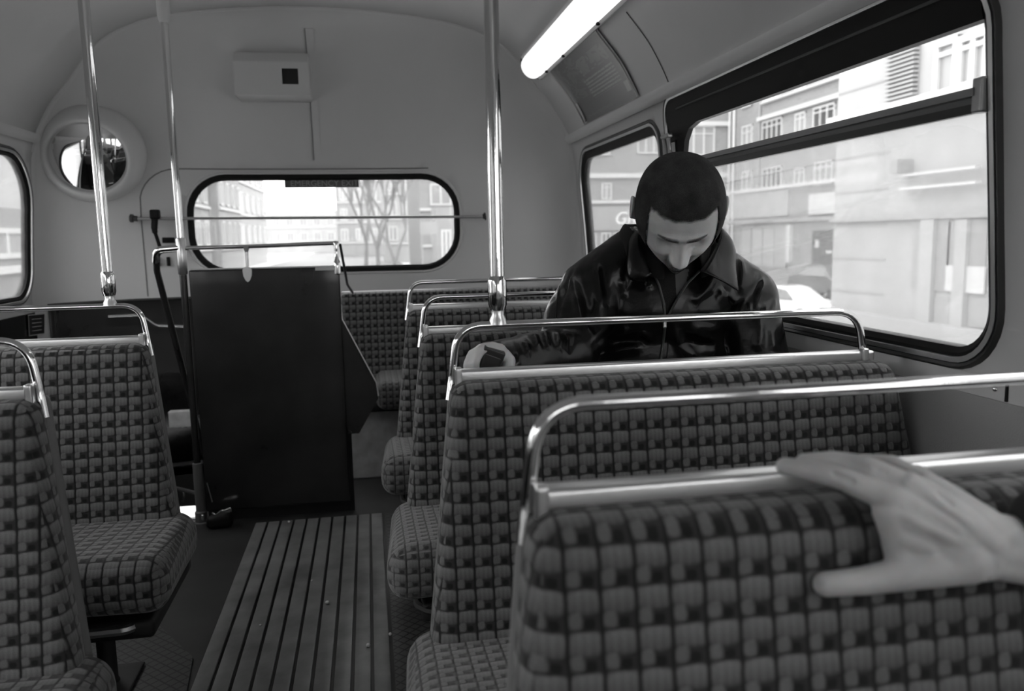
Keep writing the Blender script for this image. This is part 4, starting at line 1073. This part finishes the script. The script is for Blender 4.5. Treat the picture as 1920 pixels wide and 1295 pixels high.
for pts, w, h in [
    ([(1064, 490), (1072, 530), (1085, 580)], .009, .006), ([(1118, 490), (1124, 540), (1128, 585)], .007, .007), ([(1128, 490), (1137, 540), (1142, 590)], .008, -.004),
    ([(1076, 545), (1090, 600), (1110, 640)], .010, .006), ([(1165, 520), (1172, 560)], .008, .005), ([(1208, 505), (1220, 545)], .006, .006),
    ([(1090, 490), (1094, 530), (1104, 590)], .012, -.005), ([(1048, 540), (1058, 590)], .009, .006),
    ([(1300, 580), (1320, 545), (1345, 510)], .011, .009), ([(1290, 575), (1330, 560), (1350, 545)], .010, -.006), ([(1340, 548), (1365, 555), (1385, 575)], .016, .009),
    ([(1385, 470), (1392, 510), (1388, 555)], .008, .008), ([(1405, 480), (1418, 530), (1400, 575)], .010, -.006), ([(1440, 520), (1415, 560), (1398, 600)], .010, .006),
    ([(1455, 560), (1430, 590)], .010, .006), ([(1110, 655), (1150, 630), (1190, 618)], .011, .008), ([(1120, 665), (1170, 655), (1210, 648)], .010, .008),
    ([(1150, 640), (1200, 640)], .010, -.005), ([(1095, 650), (1120, 625), (1145, 610)], .010, .006), ([(1200, 620), (1225, 640)], .008, .006),
    ([(1285, 615), (1320, 630), (1360, 640)], .011, .008), ([(1262, 610), (1275, 650), (1310, 675)], .011, .008), ([(1310, 650), (1350, 660), (1375, 665)], .010, .006),
    ([(1290, 640), (1340, 655)], .009, -.005), ([(1295, 605), (1310, 612), (1350, 618)], .008, .006), ([(1425, 600), (1420, 660)], .012, .006), ([(1445, 610), (1452, 660)], .010, .005),
    ([(1085, 480), (1060, 540), (1045, 600)], .005, -.006), ([(1435, 505), (1418, 545), (1408, 590)], .005, -.006),
    ([(1000, 625), (1008, 655)], .007, .006), ([(1020, 620), (1028, 660)], .007, .006), ([(985, 640), (990, 670)], .006, .006), ([(1045, 620), (1048, 660)], .008, .006), ([(1070, 625), (1066, 665)], .008, -.006),
    ([(970, 660), (972, 690)], .005, .005)]:
    L_ = line(pts, 0, 10)
    if len(L_) > 1: ST.append((L_, w, h))
strokes(jm, ST)
# cut the open V at the throat; the knitted collar shows inside it
a = arr(jm)
rel = a-np.array(CAM); cz_ = rel@np.array(FWD); pu = CX+F*(rel@np.array(RIGHT))/cz_; pv = CY+F*(rel@np.array(DOWN))/cz_
Vp = [(1186, 400), (1200, 470), (1228, 520), (1242, 560), (1246, 596), (1254, 596), (1272, 560), (1300, 525), (1335, 480), (1345, 400)]
ins = np.array([inside((x, y), Vp) for x, y in zip(pu, pv)]) & (a[:, 1] < 1.72)
polys = [tuple(p.vertices) for p in jm.polygons]
keepf = [f for f in polys if not all(ins[i] for i in f)]; cutf = [f for f in polys if any(ins[i] for i in f)]
def sub(name, A, fs_, m, parent, solid=0):
    used = sorted({i for f in fs_ for i in f}); mp = {k: i for i, k in enumerate(used)}
    mb = MB(); mb.v = [tuple(A[i]) for i in used]; mb.f = [tuple(mp[i] for i in f) for f in fs_]
    o = mb.build(name, m, parent, angle=None)
    if solid: thick(o, solid, 0)
    return o
n_ = normals(jm)
sub('jacket', a, keepf, M_LEATHER, man)
grow = {i for f in cutf for i in f}; cutf = [f for f in polys if any(i in grow for i in f)]
sub('sweater', a-n_*.007, cutf, M_KNIT, man)
sk = np.array([inside((x, y), [(1262, 500), (1268, 560), (1275, 572), (1284, 555), (1296, 515), (1298, 500)]) for x, y in zip(pu, pv)]) & (a[:, 1] < 1.75)
sub('shirt_front', a-n_*.0055, [f for f in polys if all(sk[i] for i in f)], M_SHIRT, man)
BT = BVHTree.FromPolygons([tuple(x) for x in arr(jm)], polys)
for nm, pts in (('zip_edge', [(1222, 505), (1236, 535), (1244, 565), (1247, 594)]), ('zip_edge', [(1312, 508), (1290, 530), (1270, 560), (1252, 594)])):
    mb = MB(); L_ = line(pts, .002, 8)
    if len(L_) > 1: tube(mb, L_, .0028, 6); mb.build(nm, M_RUBG, man)
mb = MB(); L_ = line([(1248, 594), (1246, 620), (1242, 650), (1236, 690)], .001, 8); tube(mb, L_, .0034, 6); mb.build('zip', M_RUBG, man)
p = hit(1246, 607, .004); mb = MB(); rbox(mb, p-Vector((.004, .004, .009)), p+Vector((.004, .002, .009)), .002, n=2); mb.build('zip_puller', M_ALU, man)
for pts in ([(1252, 600), (1253, 640), (1248, 690)], [(1062, 488), (1052, 520), (1045, 560), (1042, 600)], [(1432, 500), (1440, 520), (1425, 555), (1412, 595)], [(1262, 612), (1264, 640), (1280, 668), (1300, 680)]):
    L_ = line(pts, .0005, 8)
    if len(L_) > 1: mb = MB(); tube(mb, L_, .0015, 5); mb.build('seam', M_LEATHER, man)
# collar: knitted neck band, and the two leather leaves
def collar(name, a0, a1, top, bot, m, solid, nseg=40, nz=8, wav=0):
    vs = []
    for i in range(nseg+1):
        t = i/nseg; an = math.radians(a0+(a1-a0)*t)
        T = top(an, t); B = bot(an, t)
        for j in range(nz+1):
            k = j/nz; p = T.lerp(B, k); c = Vector((.675, 1.745, p.z)); o_ = (p-c); o_.z = 0
            p = p+o_.normalized()*(.016*math.sin(PI*k*.8))+Vector((0, 0, wav*math.sin(an*5)))
            vs.append(p)
    fs = [(i*(nz+1)+j, (i+1)*(nz+1)+j, (i+1)*(nz+1)+j+1, i*(nz+1)+j+1) for i in range(nseg) for j in range(nz)]
    o = MB().add(vs, fs).build(name, m, man, angle=None); thick(o, solid, 0)
    s_ = o.modifiers.new('s', 'SUBSURF'); s_.levels = 1; s_.render_levels = 1; return o
NC = Vector((.672, 1.742, 1.03))
# angle 0 = towards the camera side (-Y), +90 = image right
def ringp(an, rx, ry, z): return Vector((NC.x+rx*math.sin(an), NC.y-ry*math.cos(an), z))
collar('neck_band', 22, 338, lambda an, t: ringp(an, .092, .088, 1.062-.055*max(0, math.cos(an))), lambda an, t: ringp(an, .10, .098, .985-.05*max(0, math.cos(an))), M_KNIT, .008)
PLf = hit(1180, 528, .010); PRf = hit(1386, 538, .010)
VL = hit(1212, 500, .010); VR = hit(1312, 508, .010)
def leaf(name, tops, bots):
    n = 24; vs = []
    def samp(L_, t):
        f_ = t*(len(L_)-1); i = min(int(f_), len(L_)-2); return L_[i].lerp(L_[i+1], f_-i)
    def smooth_(L_, k=24):
        out = []; P_ = [L_[0]]+L_+[L_[-1]]
        for i in range(1, len(P_)-2):
            for j in range(8):
                t = j/8; out.append(.5*((2*P_[i])+(-P_[i-1]+P_[i+1])*t+(2*P_[i-1]-5*P_[i]+4*P_[i+1]-P_[i+2])*t*t+(-P_[i-1]+3*P_[i]-3*P_[i+1]+P_[i+2])*t**3))
        out.append(L_[-1]); return out
    T_ = smooth_(tops); B_ = smooth_(bots); nz = 8
    for i in range(n+1):
        a_, b_ = samp(T_, i/n), samp(B_, i/n)
        for j in range(nz+1):
            k = j/nz; p = a_.lerp(b_, k); o_ = p-Vector((.675, 1.76, p.z-.02)); vs.append(p+o_.normalized()*.006*math.sin(PI*k))
    fs = [(i*(nz+1)+j, (i+1)*(nz+1)+j, (i+1)*(nz+1)+j+1, i*(nz+1)+j+1) for i in range(n) for j in range(nz)]
    o = MB().add(vs, fs).build(name, M_LEATHER, man, angle=None); thick(o, .003, 0)
back = Vector((.672, 1.855, 1.055))
leaf('collar', [at(1222, 512, 1.64), at(1203, 470, 1.655), at(1197, 430, 1.69), Vector((.618, 1.80, 1.055)), back],
     [at(1208, 530, 1.645), at(1178, 520, 1.66), at(1176, 470, 1.70), Vector((.598, 1.815, 1.015)), Vector((.672, 1.875, 1.01))])
leaf('collar', [at(1312, 508, 1.62), at(1338, 470, 1.645), at(1350, 425, 1.68), Vector((.745, 1.79, 1.05)), back],
     [at(1384, 545, 1.60), at(1378, 500, 1.65), at(1372, 460, 1.70), Vector((.775, 1.81, 1.01)), Vector((.672, 1.875, 1.01))])
# trousers
tr = []
for sx in (-.09, .09): tr += chain([(.665+sx, 1.82, .52), (.665+sx, 1.49, .505), (.665+sx, 1.53, .12)], [.095, .072, .055])
tr += [('e', (.665, 1.82, .52), (.165, .13, .11), None)]
finish(blob(tr, .009, 4), 'trousers', M_CLOTH, man)
# what he holds
p = at(917, 681, 1.435); root = empty('phone', p, 'small dark handset held in the seated man\'s hand', 'phone')
rm = Matrix.Rotation(math.radians(22), 3, 'Y')@Matrix.Rotation(math.radians(10), 3, 'X')
mb = MB(); rbox(mb, (-.021, -.009, -.030), (.021, .009, .030), .003, n=3, warp=lambda q: p+rm@q); mb.build('casing', M_PHONE, root)
mb = MB(); rbox(mb, (-.016, -.0105, -.018), (.016, -.0085, .018), .001, n=2, k=1, warp=lambda q: p+rm@q); mb.build('screen', mat('phone_screen', .05, .15), root)

# --- the hand on the nearest seat
H = lambda u, v, Y: at(u, v, Y)
W0 = H(1862, 1022, .560)
hd = []
idx = [H(1668, 935, .588), H(1582, 897, .603), H(1522, 883, .618), H(1472, 874, .632)]
mid = [H(1702, 912, .592), H(1622, 874, .612), H(1562, 864, .634), H(1508, 866, .650)]
rng = [H(1732, 908, .600), H(1672, 872, .628), H(1612, 868, .655), H(1572, 880, .672)]
pky = [H(1757, 918, .606), H(1722, 888, .640), H(1682, 884, .665), H(1650, 895, .680)]
hd += chain(idx, [.0122, .0102, .0094, .0082])+chain(mid, [.0122, .0100, .0093, .0082])+chain(rng, [.0118, .0095, .0088, .0078])+chain(pky, [.0108, .0085, .0078, .0070])
for m_, wpt, r0 in ((idx[0], H(1845, 1030, .566), .0135), (mid[0], H(1850, 1012, .564), .0135), (rng[0], H(1855, 1000, .566), .0130), (pky[0], H(1852, 992, .570), .0120)):
    hd += [(m_, r0, wpt, .0175)]
hd += [(H(1680, 965, .585), .014, H(1840, 1030, .567), .019), (H(1690, 1005, .583), .014, H(1845, 1040, .567), .019), (H(1700, 1040, .582), .013, H(1840, 1048, .568), .019)]
hd += chain([H(1815, 1050, .565), H(1712, 1072, .575), H(1622, 1088, .583), H(1548, 1095, .588)], [.020, .0150, .0122, .0106])
hd += [(H(1666, 958, .586), .0135, H(1678, 1000, .585), .0125), (H(1678, 1000, .585), .0125, H(1688, 1045, .583), .0130)]
for dv, rr in ((-20, .0185), (24, .0185), (2, .020)): hd += chain([H(1845, 1022+dv, .566), H(1880, 1024+dv, .566), H(1940, 1034+dv*.9, .562), Vector((.74, .52, .715-dv*.0006)), Vector((.88, .42, .69-dv*.0008))], [rr-.002, rr, rr+.001, .026, .030])
hm = blob(hd, .0016, 7, .5)
Bh = bvh(hm)
S_ = []
for pts, w, h in [([(1553, 882), (1580, 893), (1607, 906)], .0030, -.0030), ([(1587, 864), (1608, 872), (1632, 882)], .0030, -.0030), ([(1640, 880), (1668, 888)], .0028, -.002), ([(1752, 916), (1770, 932), (1792, 950)], .0030, -.0022),
        ([(1700, 930), (1760, 968), (1815, 1000)], .004, .0020), ([(1680, 955), (1740, 990), (1800, 1018)], .004, .0018), ([(1735, 925), (1785, 960), (1830, 990)], .0035, .0019), ([(1720, 945), (1780, 985)], .0035, -.0012),
        ([(1560, 885), (1570, 905)], .0012, -.0006), ([(1566, 884), (1577, 906)], .0012, -.0006), ([(1607, 1078), (1612, 1098)], .0014, -.0008), ([(1616, 1078), (1621, 1098)], .0014, -.0008),
        ([(1740, 1000), (1770, 1040), (1800, 1060)], .005, -.0015), ([(1650, 925), (1668, 940)], .006, .002), ([(1690, 898), (1706, 912)], .006, .002)]:
    L_ = line(pts, 0, 6, Bh)
    if len(L_) > 1: S_.append((L_, w, h))
strokes(hm, S_)
hand = finish(hm, 'person', M_SKIN, loc=(.62, .50, .72))
tag(hand, 'hand and sleeve of an unseen person gripping the top of the nearest seat', 'person')
sl = chain([H(1974, 984, .558), Vector((.74, .50, .735)), Vector((.92, .36, .69))], [.034, .046, .054])
sm = blob(sl, .004, 4)
a = arr(sm); n_ = normals(sm); d = np.array([noise.noise(Vector((p[0]*40, p[1]*18, p[2]*40)))*.003 for p in a]); setarr(sm, a+n_*d[:, None])
finish(sm, 'sleeve', M_CLOTH, hand)
# thumb nail
nl = at(1538, 1093, .578); Bh2 = BVHTree.FromPolygons([tuple(x) for x in (arr(hm)+np.array((.62, .50, .72)))], [tuple(p.vertices) for p in hm.polygons])
gp = []; okn = True
for i in range(7):
    for j in range(7):
        u_ = 1533+16*i/6; v_ = 1088+12*j/6; k = max(abs(i-3), abs(j-3)); h = Bh2.ray_cast(CAM, ray(u_, v_))
        if h[0] is None: okn = False; break
        gp.append(h[0]-ray(u_, v_)*(.0006 if k < 3 else -.0004))
if okn and len(gp) == 49:
    MB().add(gp, [(i*7+j, (i+1)*7+j, (i+1)*7+j+1, i*7+j+1) for i in range(6) for j in range(6)]).build('thumb_nail', mat('nail', .38, .3), hand, angle=None)
M_DARKB = brick_mat('dark_brick', .22)
# ------------------------------------------------------------------ the street
GZ = -2.6
mb = MB(); box(mb, -150, 150, -60, 400, GZ-.2, GZ); tag(mb.build('ground', M_ROAD, smooth=False), kind='structure')
mb = MB(); box(mb, -14, 4.8, 22, 330, GZ, GZ+.02); tag(mb.build('trim_16', mat('asphalt', .13, .6, var=.15, vscale=.4), smooth=False), kind='structure')
def quadbox(mb, A, B, Cc, Dd, n, t):
    V = [A, B, Cc, Dd]; V2 = [Vector(v)+Vector(n)*t for v in V]
    return mb.add([tuple(v) for v in V]+[tuple(v) for v in V2], [(0, 1, 2, 3), (7, 6, 5, 4)]+[(i, (i+1) % 4, 4+(i+1) % 4, 4+i) for i in range(4)])
class Facade:
    """flat facade: h runs along it, z up; outward normal n"""
    def __init__(s, root, org, hdir, n): s.r = root; s.o = Vector(org); s.h = Vector(hdir); s.n = Vector(n)
    def P(s, h, z, d=0): p = s.o+s.h*h+s.n*d; p.z = z; return p
    def slab(s, mb, h0, h1, z0, z1, d0, d1):
        return quadbox(mb, s.P(h0, z0, d0), s.P(h1, z0, d0), s.P(h1, z1, d0), s.P(h0, z1, d0), s.n, d1-d0)
    def panel(s, name, h0, h1, z0, z1, d0, d1, m): 
        mb = MB(); s.slab(mb, h0, h1, z0, z1, d0, d1); return mb.build(name, m, s.r, smooth=False)
    def window(s, h0, h1, z0, z1, cols=2, trans=True, m=None, fr=None, fw=.10):
        mb = MB()
        for k in range(cols+1):
            h = h0+(h1-h0-fw)*k/cols; s.slab(mb, h, h+fw, z0, z1, -.02, .10)
        s.slab(mb, h0, h1, z0, z0+fw, -.02, .12); s.slab(mb, h0, h1, z1-fw, z1, -.02, .11)
        if trans: zt_ = z1-(z1-z0)*.28; s.slab(mb, h0, h1, zt_, zt_+fw*.7, -.02, .09)
        w = mb.build('window_frame', fr or M_WFRAME, s.r, smooth=False)
        mb = MB(); s.slab(mb, h0+.01, h1-.01, z0+.01, z1-.01, .0, .04)
        p = mb.build('pane', m or M_PANE, None, smooth=False); p.parent = w; p.data.transform(Matrix.Translation(-world_loc(w))) ; p.location = (0, 0, 0)
        return w
def zof_y(u, v, Y): return at(u, v, Y)
# brick block across the road: one face towards us, one along the street
YB = 56.0; XF = at(1366, 400, YB).x
root = empty('building', (XF, YB, GZ), 'long brick building with white windows across the road', 'building')
mb = MB(); box(mb, XF, XF+14, 24, YB+10, GZ, 20); box(mb, 13, XF, YB, YB+10, GZ, 20); mb.build('wall', M_BRICK, root, smooth=False)
fa_ = Facade(root, (0, YB, 0), (1, 0, 0), (0, -1, 0))
def R1(u0, u1, v0, v1): 
    a, b = at(u0, v0, YB), at(u1, v1, YB); return a.x, b.x, b.z, a.z
for u0, u1, v0, v1, c in ((1195, 1256, 210, 288, 4), (1108, 1143, 250, 291, 3), (1127, 1147, 343, 374, 2), (1280, 1339, 236, 292, 3)):
    h0, h1, z0, z1 = R1(u0, u1, v0, v1); fa_.window(h0, h1, z0, z1, c)
for nm, v0, v1, m in (('string_course', 325, 333, M_WFRAME), ('string_course', 375, 380, M_WFRAME), ('cornice', 227, 236, M_WFRAME)):
    h0, _, z0, z1 = R1(1180, 1250, v0, v1)
    x0_, x1_ = (13, XF) if nm != 'cornice' else (at(1300, 230, YB).x, XF)
    fa_.panel(nm, x0_, x1_, z0, z1, 0, .25, m)
h0, _, z0, z1 = R1(1120, 1200, 388, 430); fa_.panel('fascia_board', 13, XF, z0, z1, 0, .2, M_STONED)
zc = (z0+z1)/2; text('fascia_lettering', 'GR', 1.25, M_WHITE, (at(1149, 410, YB).x, YB-.24, at(1155, 410, YB).z), (PI/2, 0, 0), root, align='LEFT', ext=.04, shear=.3)
for u0 in (1100, 1127, 1150, 1172): 
    h0, h1, z0, z1 = R1(u0, u0+18, 436, 486); fa_.window(h0, h1, z0, z1, 2, False, M_PANED)
fb = Facade(root, (XF, 0, 0), (0, -1, 0), (-1, 0, 0))
def R2(u0, u1, v0, v1, X=None):
    a, b = atx(u0, v0, XF if X is None else X), atx(u0, v1, XF if X is None else X); c = atx(u1, v1, XF if X is None else X)
    return -a.y, -c.y, b.z, a.z
for u0, u1, v0, v1, c, t_ in ((1393, 1411, 238, 288, 2, 1), (1431, 1467, 229, 273, 4, 1), (1493, 1511, 214, 255, 2, 1), (1527, 1566, 203, 243, 3, 1), (1432, 1466, 170, 192, 4, 0), (1493, 1512, 150, 172, 2, 0), (1393, 1411, 186, 204, 2, 0),
        (1393, 1411, 322, 358, 2, 1), (1431, 1466, 316, 355, 4, 1), (1491, 1510, 316, 351, 2, 1), (1529, 1562, 305, 348, 3, 1)):
    h0, h1, z0, z1 = R2(u0, u1, v0, v1); fb.window(h0, h1, z0, z1, c, bool(t_), M_PANED if u0 in (1431, 1527) else None)
for nm, u, v0, v1, m in (('cornice', 1425, 221, 228, M_WFRAME), ('string_course', 1362, 361, 366, M_WFRAME), ('shop_lintel', 1400, 413, 419, M_STONED), ('string_course', 1432, 192, 196, M_WFRAME)):
    h0, _, z0, z1 = R2(u, u+20, v0, v1); fb.panel(nm, -YB if v0 > 300 else h0, -26, z0, z1, 0, .25, m)
h0, h1, z0, z1 = R2(1366, 1480, 369, 410); fb.panel('shop_fascia', h0, h1, z0, z1, 0, .15, M_STONE)
h0, h1, z0, z1 = R2(1522, 1585, 364, 402); fb.panel('white_sign_board', h0, h1, z0, z1, 0, .2, M_WFRAME)
h0, h1, z0, z1 = R2(1390, 1476, 425, 497); fb.window(h0, h1, z0, z1, 4, False, M_STONE, M_STONED, .12)
h0, h1, z0, z1 = R2(1481, 1486, 421, 492); fb.panel('white_post', h0, h1, z0, z1, 0, .25, M_WFRAME)
h0, h1, z0, z1 = R2(1525, 1570, 432, 506); o = fb.panel('door', h0, h1, z0, z1, 0, .06, M_PANED)
for u0, u1, v0, v1 in ((1531, 1537, 450, 464), (1551, 1562, 469, 475)):
    h0, h1, z0, z1 = R2(u0, u1, v0, v1); fb.panel('door_notice', h0, h1, z0, z1, .06, .09, M_WFRAME)
for u in (1368, 1376): 
    p = atx(u, 250, XF-.15); mb = MB(); tube(mb, [(XF-.15, p.y, GZ), (XF-.15, p.y, 15)], .10, 8); mb.build('drainpipe', M_WFRAME, root)
p = atx(1424, 250, XF-.1); mb = MB(); tube(mb, [(XF-.1, p.y, 4), (XF-.1, p.y, 15)], .07, 8); mb.build('drainpipe', M_STONED, root)
# nearer pale stone building
XN = 9.0
root = empty('building', (XN, 12, GZ), 'near pale stone building with louvres filling the right of the big window', 'building')
YE = atx(1564, 400, XN).y
mb = MB(); box(mb, XN, XN+12, -10, YE, GZ, 9.5); mb.build('wall', M_STONE, root, smooth=False)
fn = Facade(root, (XN, 0, 0), (0, -1, 0), (-1, 0, 0))
RN = lambda u0, u1, v0, v1: R2(u0, u1, v0, v1, XN)
for k in range(14):
    z = GZ+.6+.62*k; mb = MB(); fn.slab(mb, -YE, -atx(1668, 300, XN).y, z, z+.035, .0, .012); mb.build('stone_joint', M_STONED, root, smooth=False)
h0, h1, z0, z1 = RN(1672, 1722, 95, 190); fn.panel('louvre_opening', h0, h1, z0, z1, 0, .02, M_STONED)
for k in range(12):
    a = z0+(z1-z0)*k/12; fn.panel('louvre', h0, h1, a, a+(z1-z0)/26, .02, .12, M_STONE)
for u0, u1, v0, v1, c, m in ((1762, 1800, 80, 190, 1, M_PANE), (1806, 1860, 70, 170, 2, M_PANE), (1900, 1960, 60, 170, 2, M_PANE)):
    h0, h1, z0, z1 = RN(u0, u1, v0, v1); fn.window(h0, h1, z0, z1, c, True, m)
def band(nm, u, v0, v1, d, m): 
    h0, _, z0, z1 = RN(u, u+5, v0, v1); fn.panel(nm, -YE, 8, z0, z1, 0, d, m)
band('sill_course', 1700, 190, 208, .22, M_WFRAME); band('ledge', 1700, 218, 226, .12, M_STONED); band('shop_lintel', 1700, 407, 412, .10, M_STONED); band('plinth', 1700, 596, 640, .25, M_STONE)
for u0, u1, v0, v1, m in ((1717, 1734, 412, 540, M_STONED), (1752, 1779, 412, 545, M_PANE), (1782, 1800, 415, 545, M_PANE), (1806, 1850, 412, 500, M_PANE), (1755, 1802, 556, 605, M_STONED), (1824, 1860, 556, 612, M_STONED), (1722, 1750, 556, 600, M_STONED)):
    h0, h1, z0, z1 = RN(u0, u1, v0, v1); w = fn.panel('shop_pane', h0, h1, z0, z1, 0, .03, m)
h0, h1, z0, z1 = RN(1780, 1850, 497, 545); fn.panel('white_blind', h0, h1, z0, z1, .03, .06, M_WFRAME)
for v in (327, 352): 
    h0, h1, z0, z1 = RN(1705, 1850, v, v+5); fn.panel('sign_rail', h0, h1, z0, z1, .1, .2, M_WFRAME)
h0, h1, z0, z1 = RN(1700, 1712, 300, 325); fn.panel('wall_lamp', h0, h1, z0, z1, 0, .3, M_STONED)
for u0, u1 in ((1736, 1750), (1802, 1812)): 
    h0, h1, z0, z1 = RN(u0, u1, 412, 620); fn.panel('shopfront_post', h0, h1, z0, z1, 0, .10, M_STONE)
mb = MB(); box(mb, 6.2, XN, -8, YE+25, GZ, GZ+.14); tag(mb.build('pavement', M_STONE, smooth=False), kind='structure')
# low grey block on the left, and the street behind the bus
def block(x0, x1, y0, y1, z1, m, label, rows=0, cols=0, face='y', grp=None, zb=0.6):
    r_ = empty('building', ((x0+x1)/2, (y0+y1)/2, GZ), label, 'building', grp)
    mb = MB(); box(mb, x0, x1, y0, y1, GZ, z1); mb.build('wall', m, r_, smooth=False)
    if face == 'y': f = Facade(r_, (0, y0, 0), (1, 0, 0), (0, -1, 0)); a, b = x0, x1
    elif face == 'x+': f = Facade(r_, (x1, 0, 0), (0, 1, 0), (1, 0, 0)); a, b = y0, y1
    else: f = Facade(r_, (x0, 0, 0), (0, 1, 0), (-1, 0, 0)); a, b = y0, y1
    for i in range(rows):
        zz_ = zb+(z1-zb)*i/rows
        for j in range(cols):
            h = a+(b-a)*(j+.25)/cols; f.window(h, h+(b-a)*.5/cols, zz_, zz_+(z1-zb)/rows*.6, 2, False, fw=.18)
        f.panel('string_course', a, b, zz_-.5, zz_-.25, 0, .2, M_WFRAME)
    return r_
block(-26, -12, 8, 60, 2.3, M_DARKB, 'low grey building seen through the left side window', 1, 6, 'x+')
block(-22, -9, -40, 2, 3.2, M_DARKB, 'unseen dark block added on the left to cut the side light', 0, 0, 'x+')  # out of view, added to hold back light from the left
block(-34, -16, 66, 88, 26, M_BRICKP, 'tall pale building at the left edge of the rear window', 6, 5, 'x+')
block(-34, -15.2, 89, 104, 22, M_STONED, 'darker tall building next along the street in the rear window', 5, 4, 'x+')
block(-34, -16.5, 105, 140, 18, M_STONE, 'third pale building along the left of the street', 4, 6, 'x+')
block(-30, -8, 230, 240, 9, M_STONE, 'low distant block at the end of the street', 2, 6)
block(-6, 6, 170, 180, 13, M_BRICKP, 'distant gabled building behind the bare trees', 3, 4)
block(2.5, 10.5, 120, 130, 15, M_STONE, 'pale building behind the right-hand bare trees', 4, 3)
block(5.1, 30, 78, 100, 11.0, M_BRICKP, 'brick building with pale bands at the right of the rear window', 3, 6)
r_ = block(5.4, 12, 64, 68, 3.4, M_STONED, 'low shopfront at the right end of the rear window', 1, 4, zb=-1.0)
root = empty('street_sign', (8.0, 52, 1.5), 'pale square street sign by the shops in the rear window', 'sign')
mb = MB(); a, b = at(788, 440, 52), at(820, 415, 52); box(mb, a.x, b.x, 52, 52.1, a.z, b.z); mb.build('board', M_STONED, root, smooth=False)
mb = MB(); tube(mb, [(a.x+.1, 52.05, GZ), (a.x+.1, 52.05, b.z)], .06, 6); mb.build('post', M_STONED, root)
def tree(x, y, h, seed, label):
    rnd = random.Random(seed); mb = MB()
    def br(p, d, L, r, k):
        q = p+d*L; m_ = p.lerp(q, .5)+Vector((rnd.uniform(-1, 1), rnd.uniform(-1, 1), 0))*L*.05
        tube(mb, [p, m_, q], [r, r*.85, r*.68], 5, caps=False)
        if k == 0: return
        for _ in range(3 if k > 2 else 2):
            dd = (d+Vector((rnd.uniform(-.55, .55), rnd.uniform(-.4, .4), rnd.uniform(-.05, .35)))).normalized(); br(q, dd, L*rnd.uniform(.62, .82), r*.62, k-1)
    br(Vector((x, y, GZ)), Vector((0, 0, 1)), h*.28, h*.014, 5)
    return tag(mb.build('bare_tree', M_BARK), label, 'tree', 'bare trees behind the bus')
tree(at(686, 440, 52).x, 52, 12, 3, 'leftmost bare tree seen through the rear window')
tree(at(706, 440, 44).x, 44, 11, 5, 'middle bare tree seen through the rear window')
tree(at(738, 440, 36).x, 36, 9, 8, 'rightmost and nearest bare tree seen through the rear window')
def car(x, y, rz, m, label, hgt=1.45, L=4.3, grp=None):
    root = empty('car', (x, y, GZ), label, 'car', grp); root.rotation_euler = (0, 0, rz)
    k = hgt/1.45
    prof_ = [(-L/2, .38), (-L/2, .62), (-L/2+.15, .80), (-1.15, .92*k), (-.55, 1.36*k), (-.1, 1.45*k), (.75, 1.43*k), (1.45, 1.02*k), (L/2-.12, .92*k), (L/2, .70), (L/2, .36)]
    def shell(pr, wlo, whi, name, mm):
        mb = MB(); vs = []
        zs_ = [p[1] for p in pr]; z0_, z1_ = min(zs_), max(zs_)
        for s_ in (-1, 1):
            for inset in (0, .08):
                for (a_, z) in pr:
                    t = (z-z0_)/(z1_-z0_); w = wlo+(whi-wlo)*max(0, (t-.45)/.55)
                    vs.append((a_*(1-inset*.15), s_*(w-inset), z-inset*.5*t if inset == 0 else z))
        n = len(pr); fs_ = []
        A0, A1, B0, B1 = 0, n, 2*n, 3*n
        for i in range(n):
            j = (i+1) % n
            fs_ += [(A0+i, A0+j, B0+j, B0+i)]
        fs_ += [tuple(range(A0, A0+n)), tuple(range(B0+n-1, B0-1, -1))]
        mb.v = vs[:n]+vs[2*n:3*n]; mb.f = []
        for i in range(n):
            j = (i+1) % n; mb.f.append((i, j, n+j, n+i))
        mb.f += [tuple(range(n)), tuple(range(2*n-1, n-1, -1))]
        o = MB.build(mb, name, mm, None, smooth=True, angle=50); o.parent = root; o.location = (0, 0, 0)
        b = o.modifiers.new('bevel', 'BEVEL'); b.width = .06; b.segments = 3; return o
    shell(prof_, .86, .62, 'body', m)
    g_ = [(-1.02, .93*k), (-.52, 1.30*k), (-.1, 1.38*k), (.70, 1.36*k), (1.25, 1.02*k), (1.2, .93*k)]
    shell(g_, .885, .64, 'side_glass', M_CARG)
    for a_ in (-1.35, 1.35):
        for s_ in (-1, 1):
            mb = MB(); tube(mb, [(a_, s_*.68, .32), (a_, s_*.89, .32)], .32, 16); o = mb.build('wheel', M_TYRE, None); o.parent = root; o.location = (0, 0, 0)
    return root
p = at(1483, 534, 1); Yc = (GZ+1.45-1.04)/(p.z-1.04); p = at(1478, 534, Yc)
car(p.x, p.y, math.radians(110), M_CARW, 'white car parked across the road beyond the seated man', L=4.4)
p = at(1560, 494, 39); car(p.x-.3, 39, math.radians(100), M_CARD, 'dark vehicle in front of the door across the road', hgt=max(1.5, p.z-GZ))
car(at(420, 500, 62).x, 62, math.radians(85), M_CARW, 'white car low at the left of the rear window', grp='cars behind the bus')
car(at(545, 500, 66).x, 66, math.radians(92), M_CARD, 'dark car low in the middle of the rear window', grp='cars behind the bus')
car(at(618, 500, 60).x, 60, math.radians(90), M_CARW, 'white car low beside the stair rail corner in the rear window', grp='cars behind the bus')
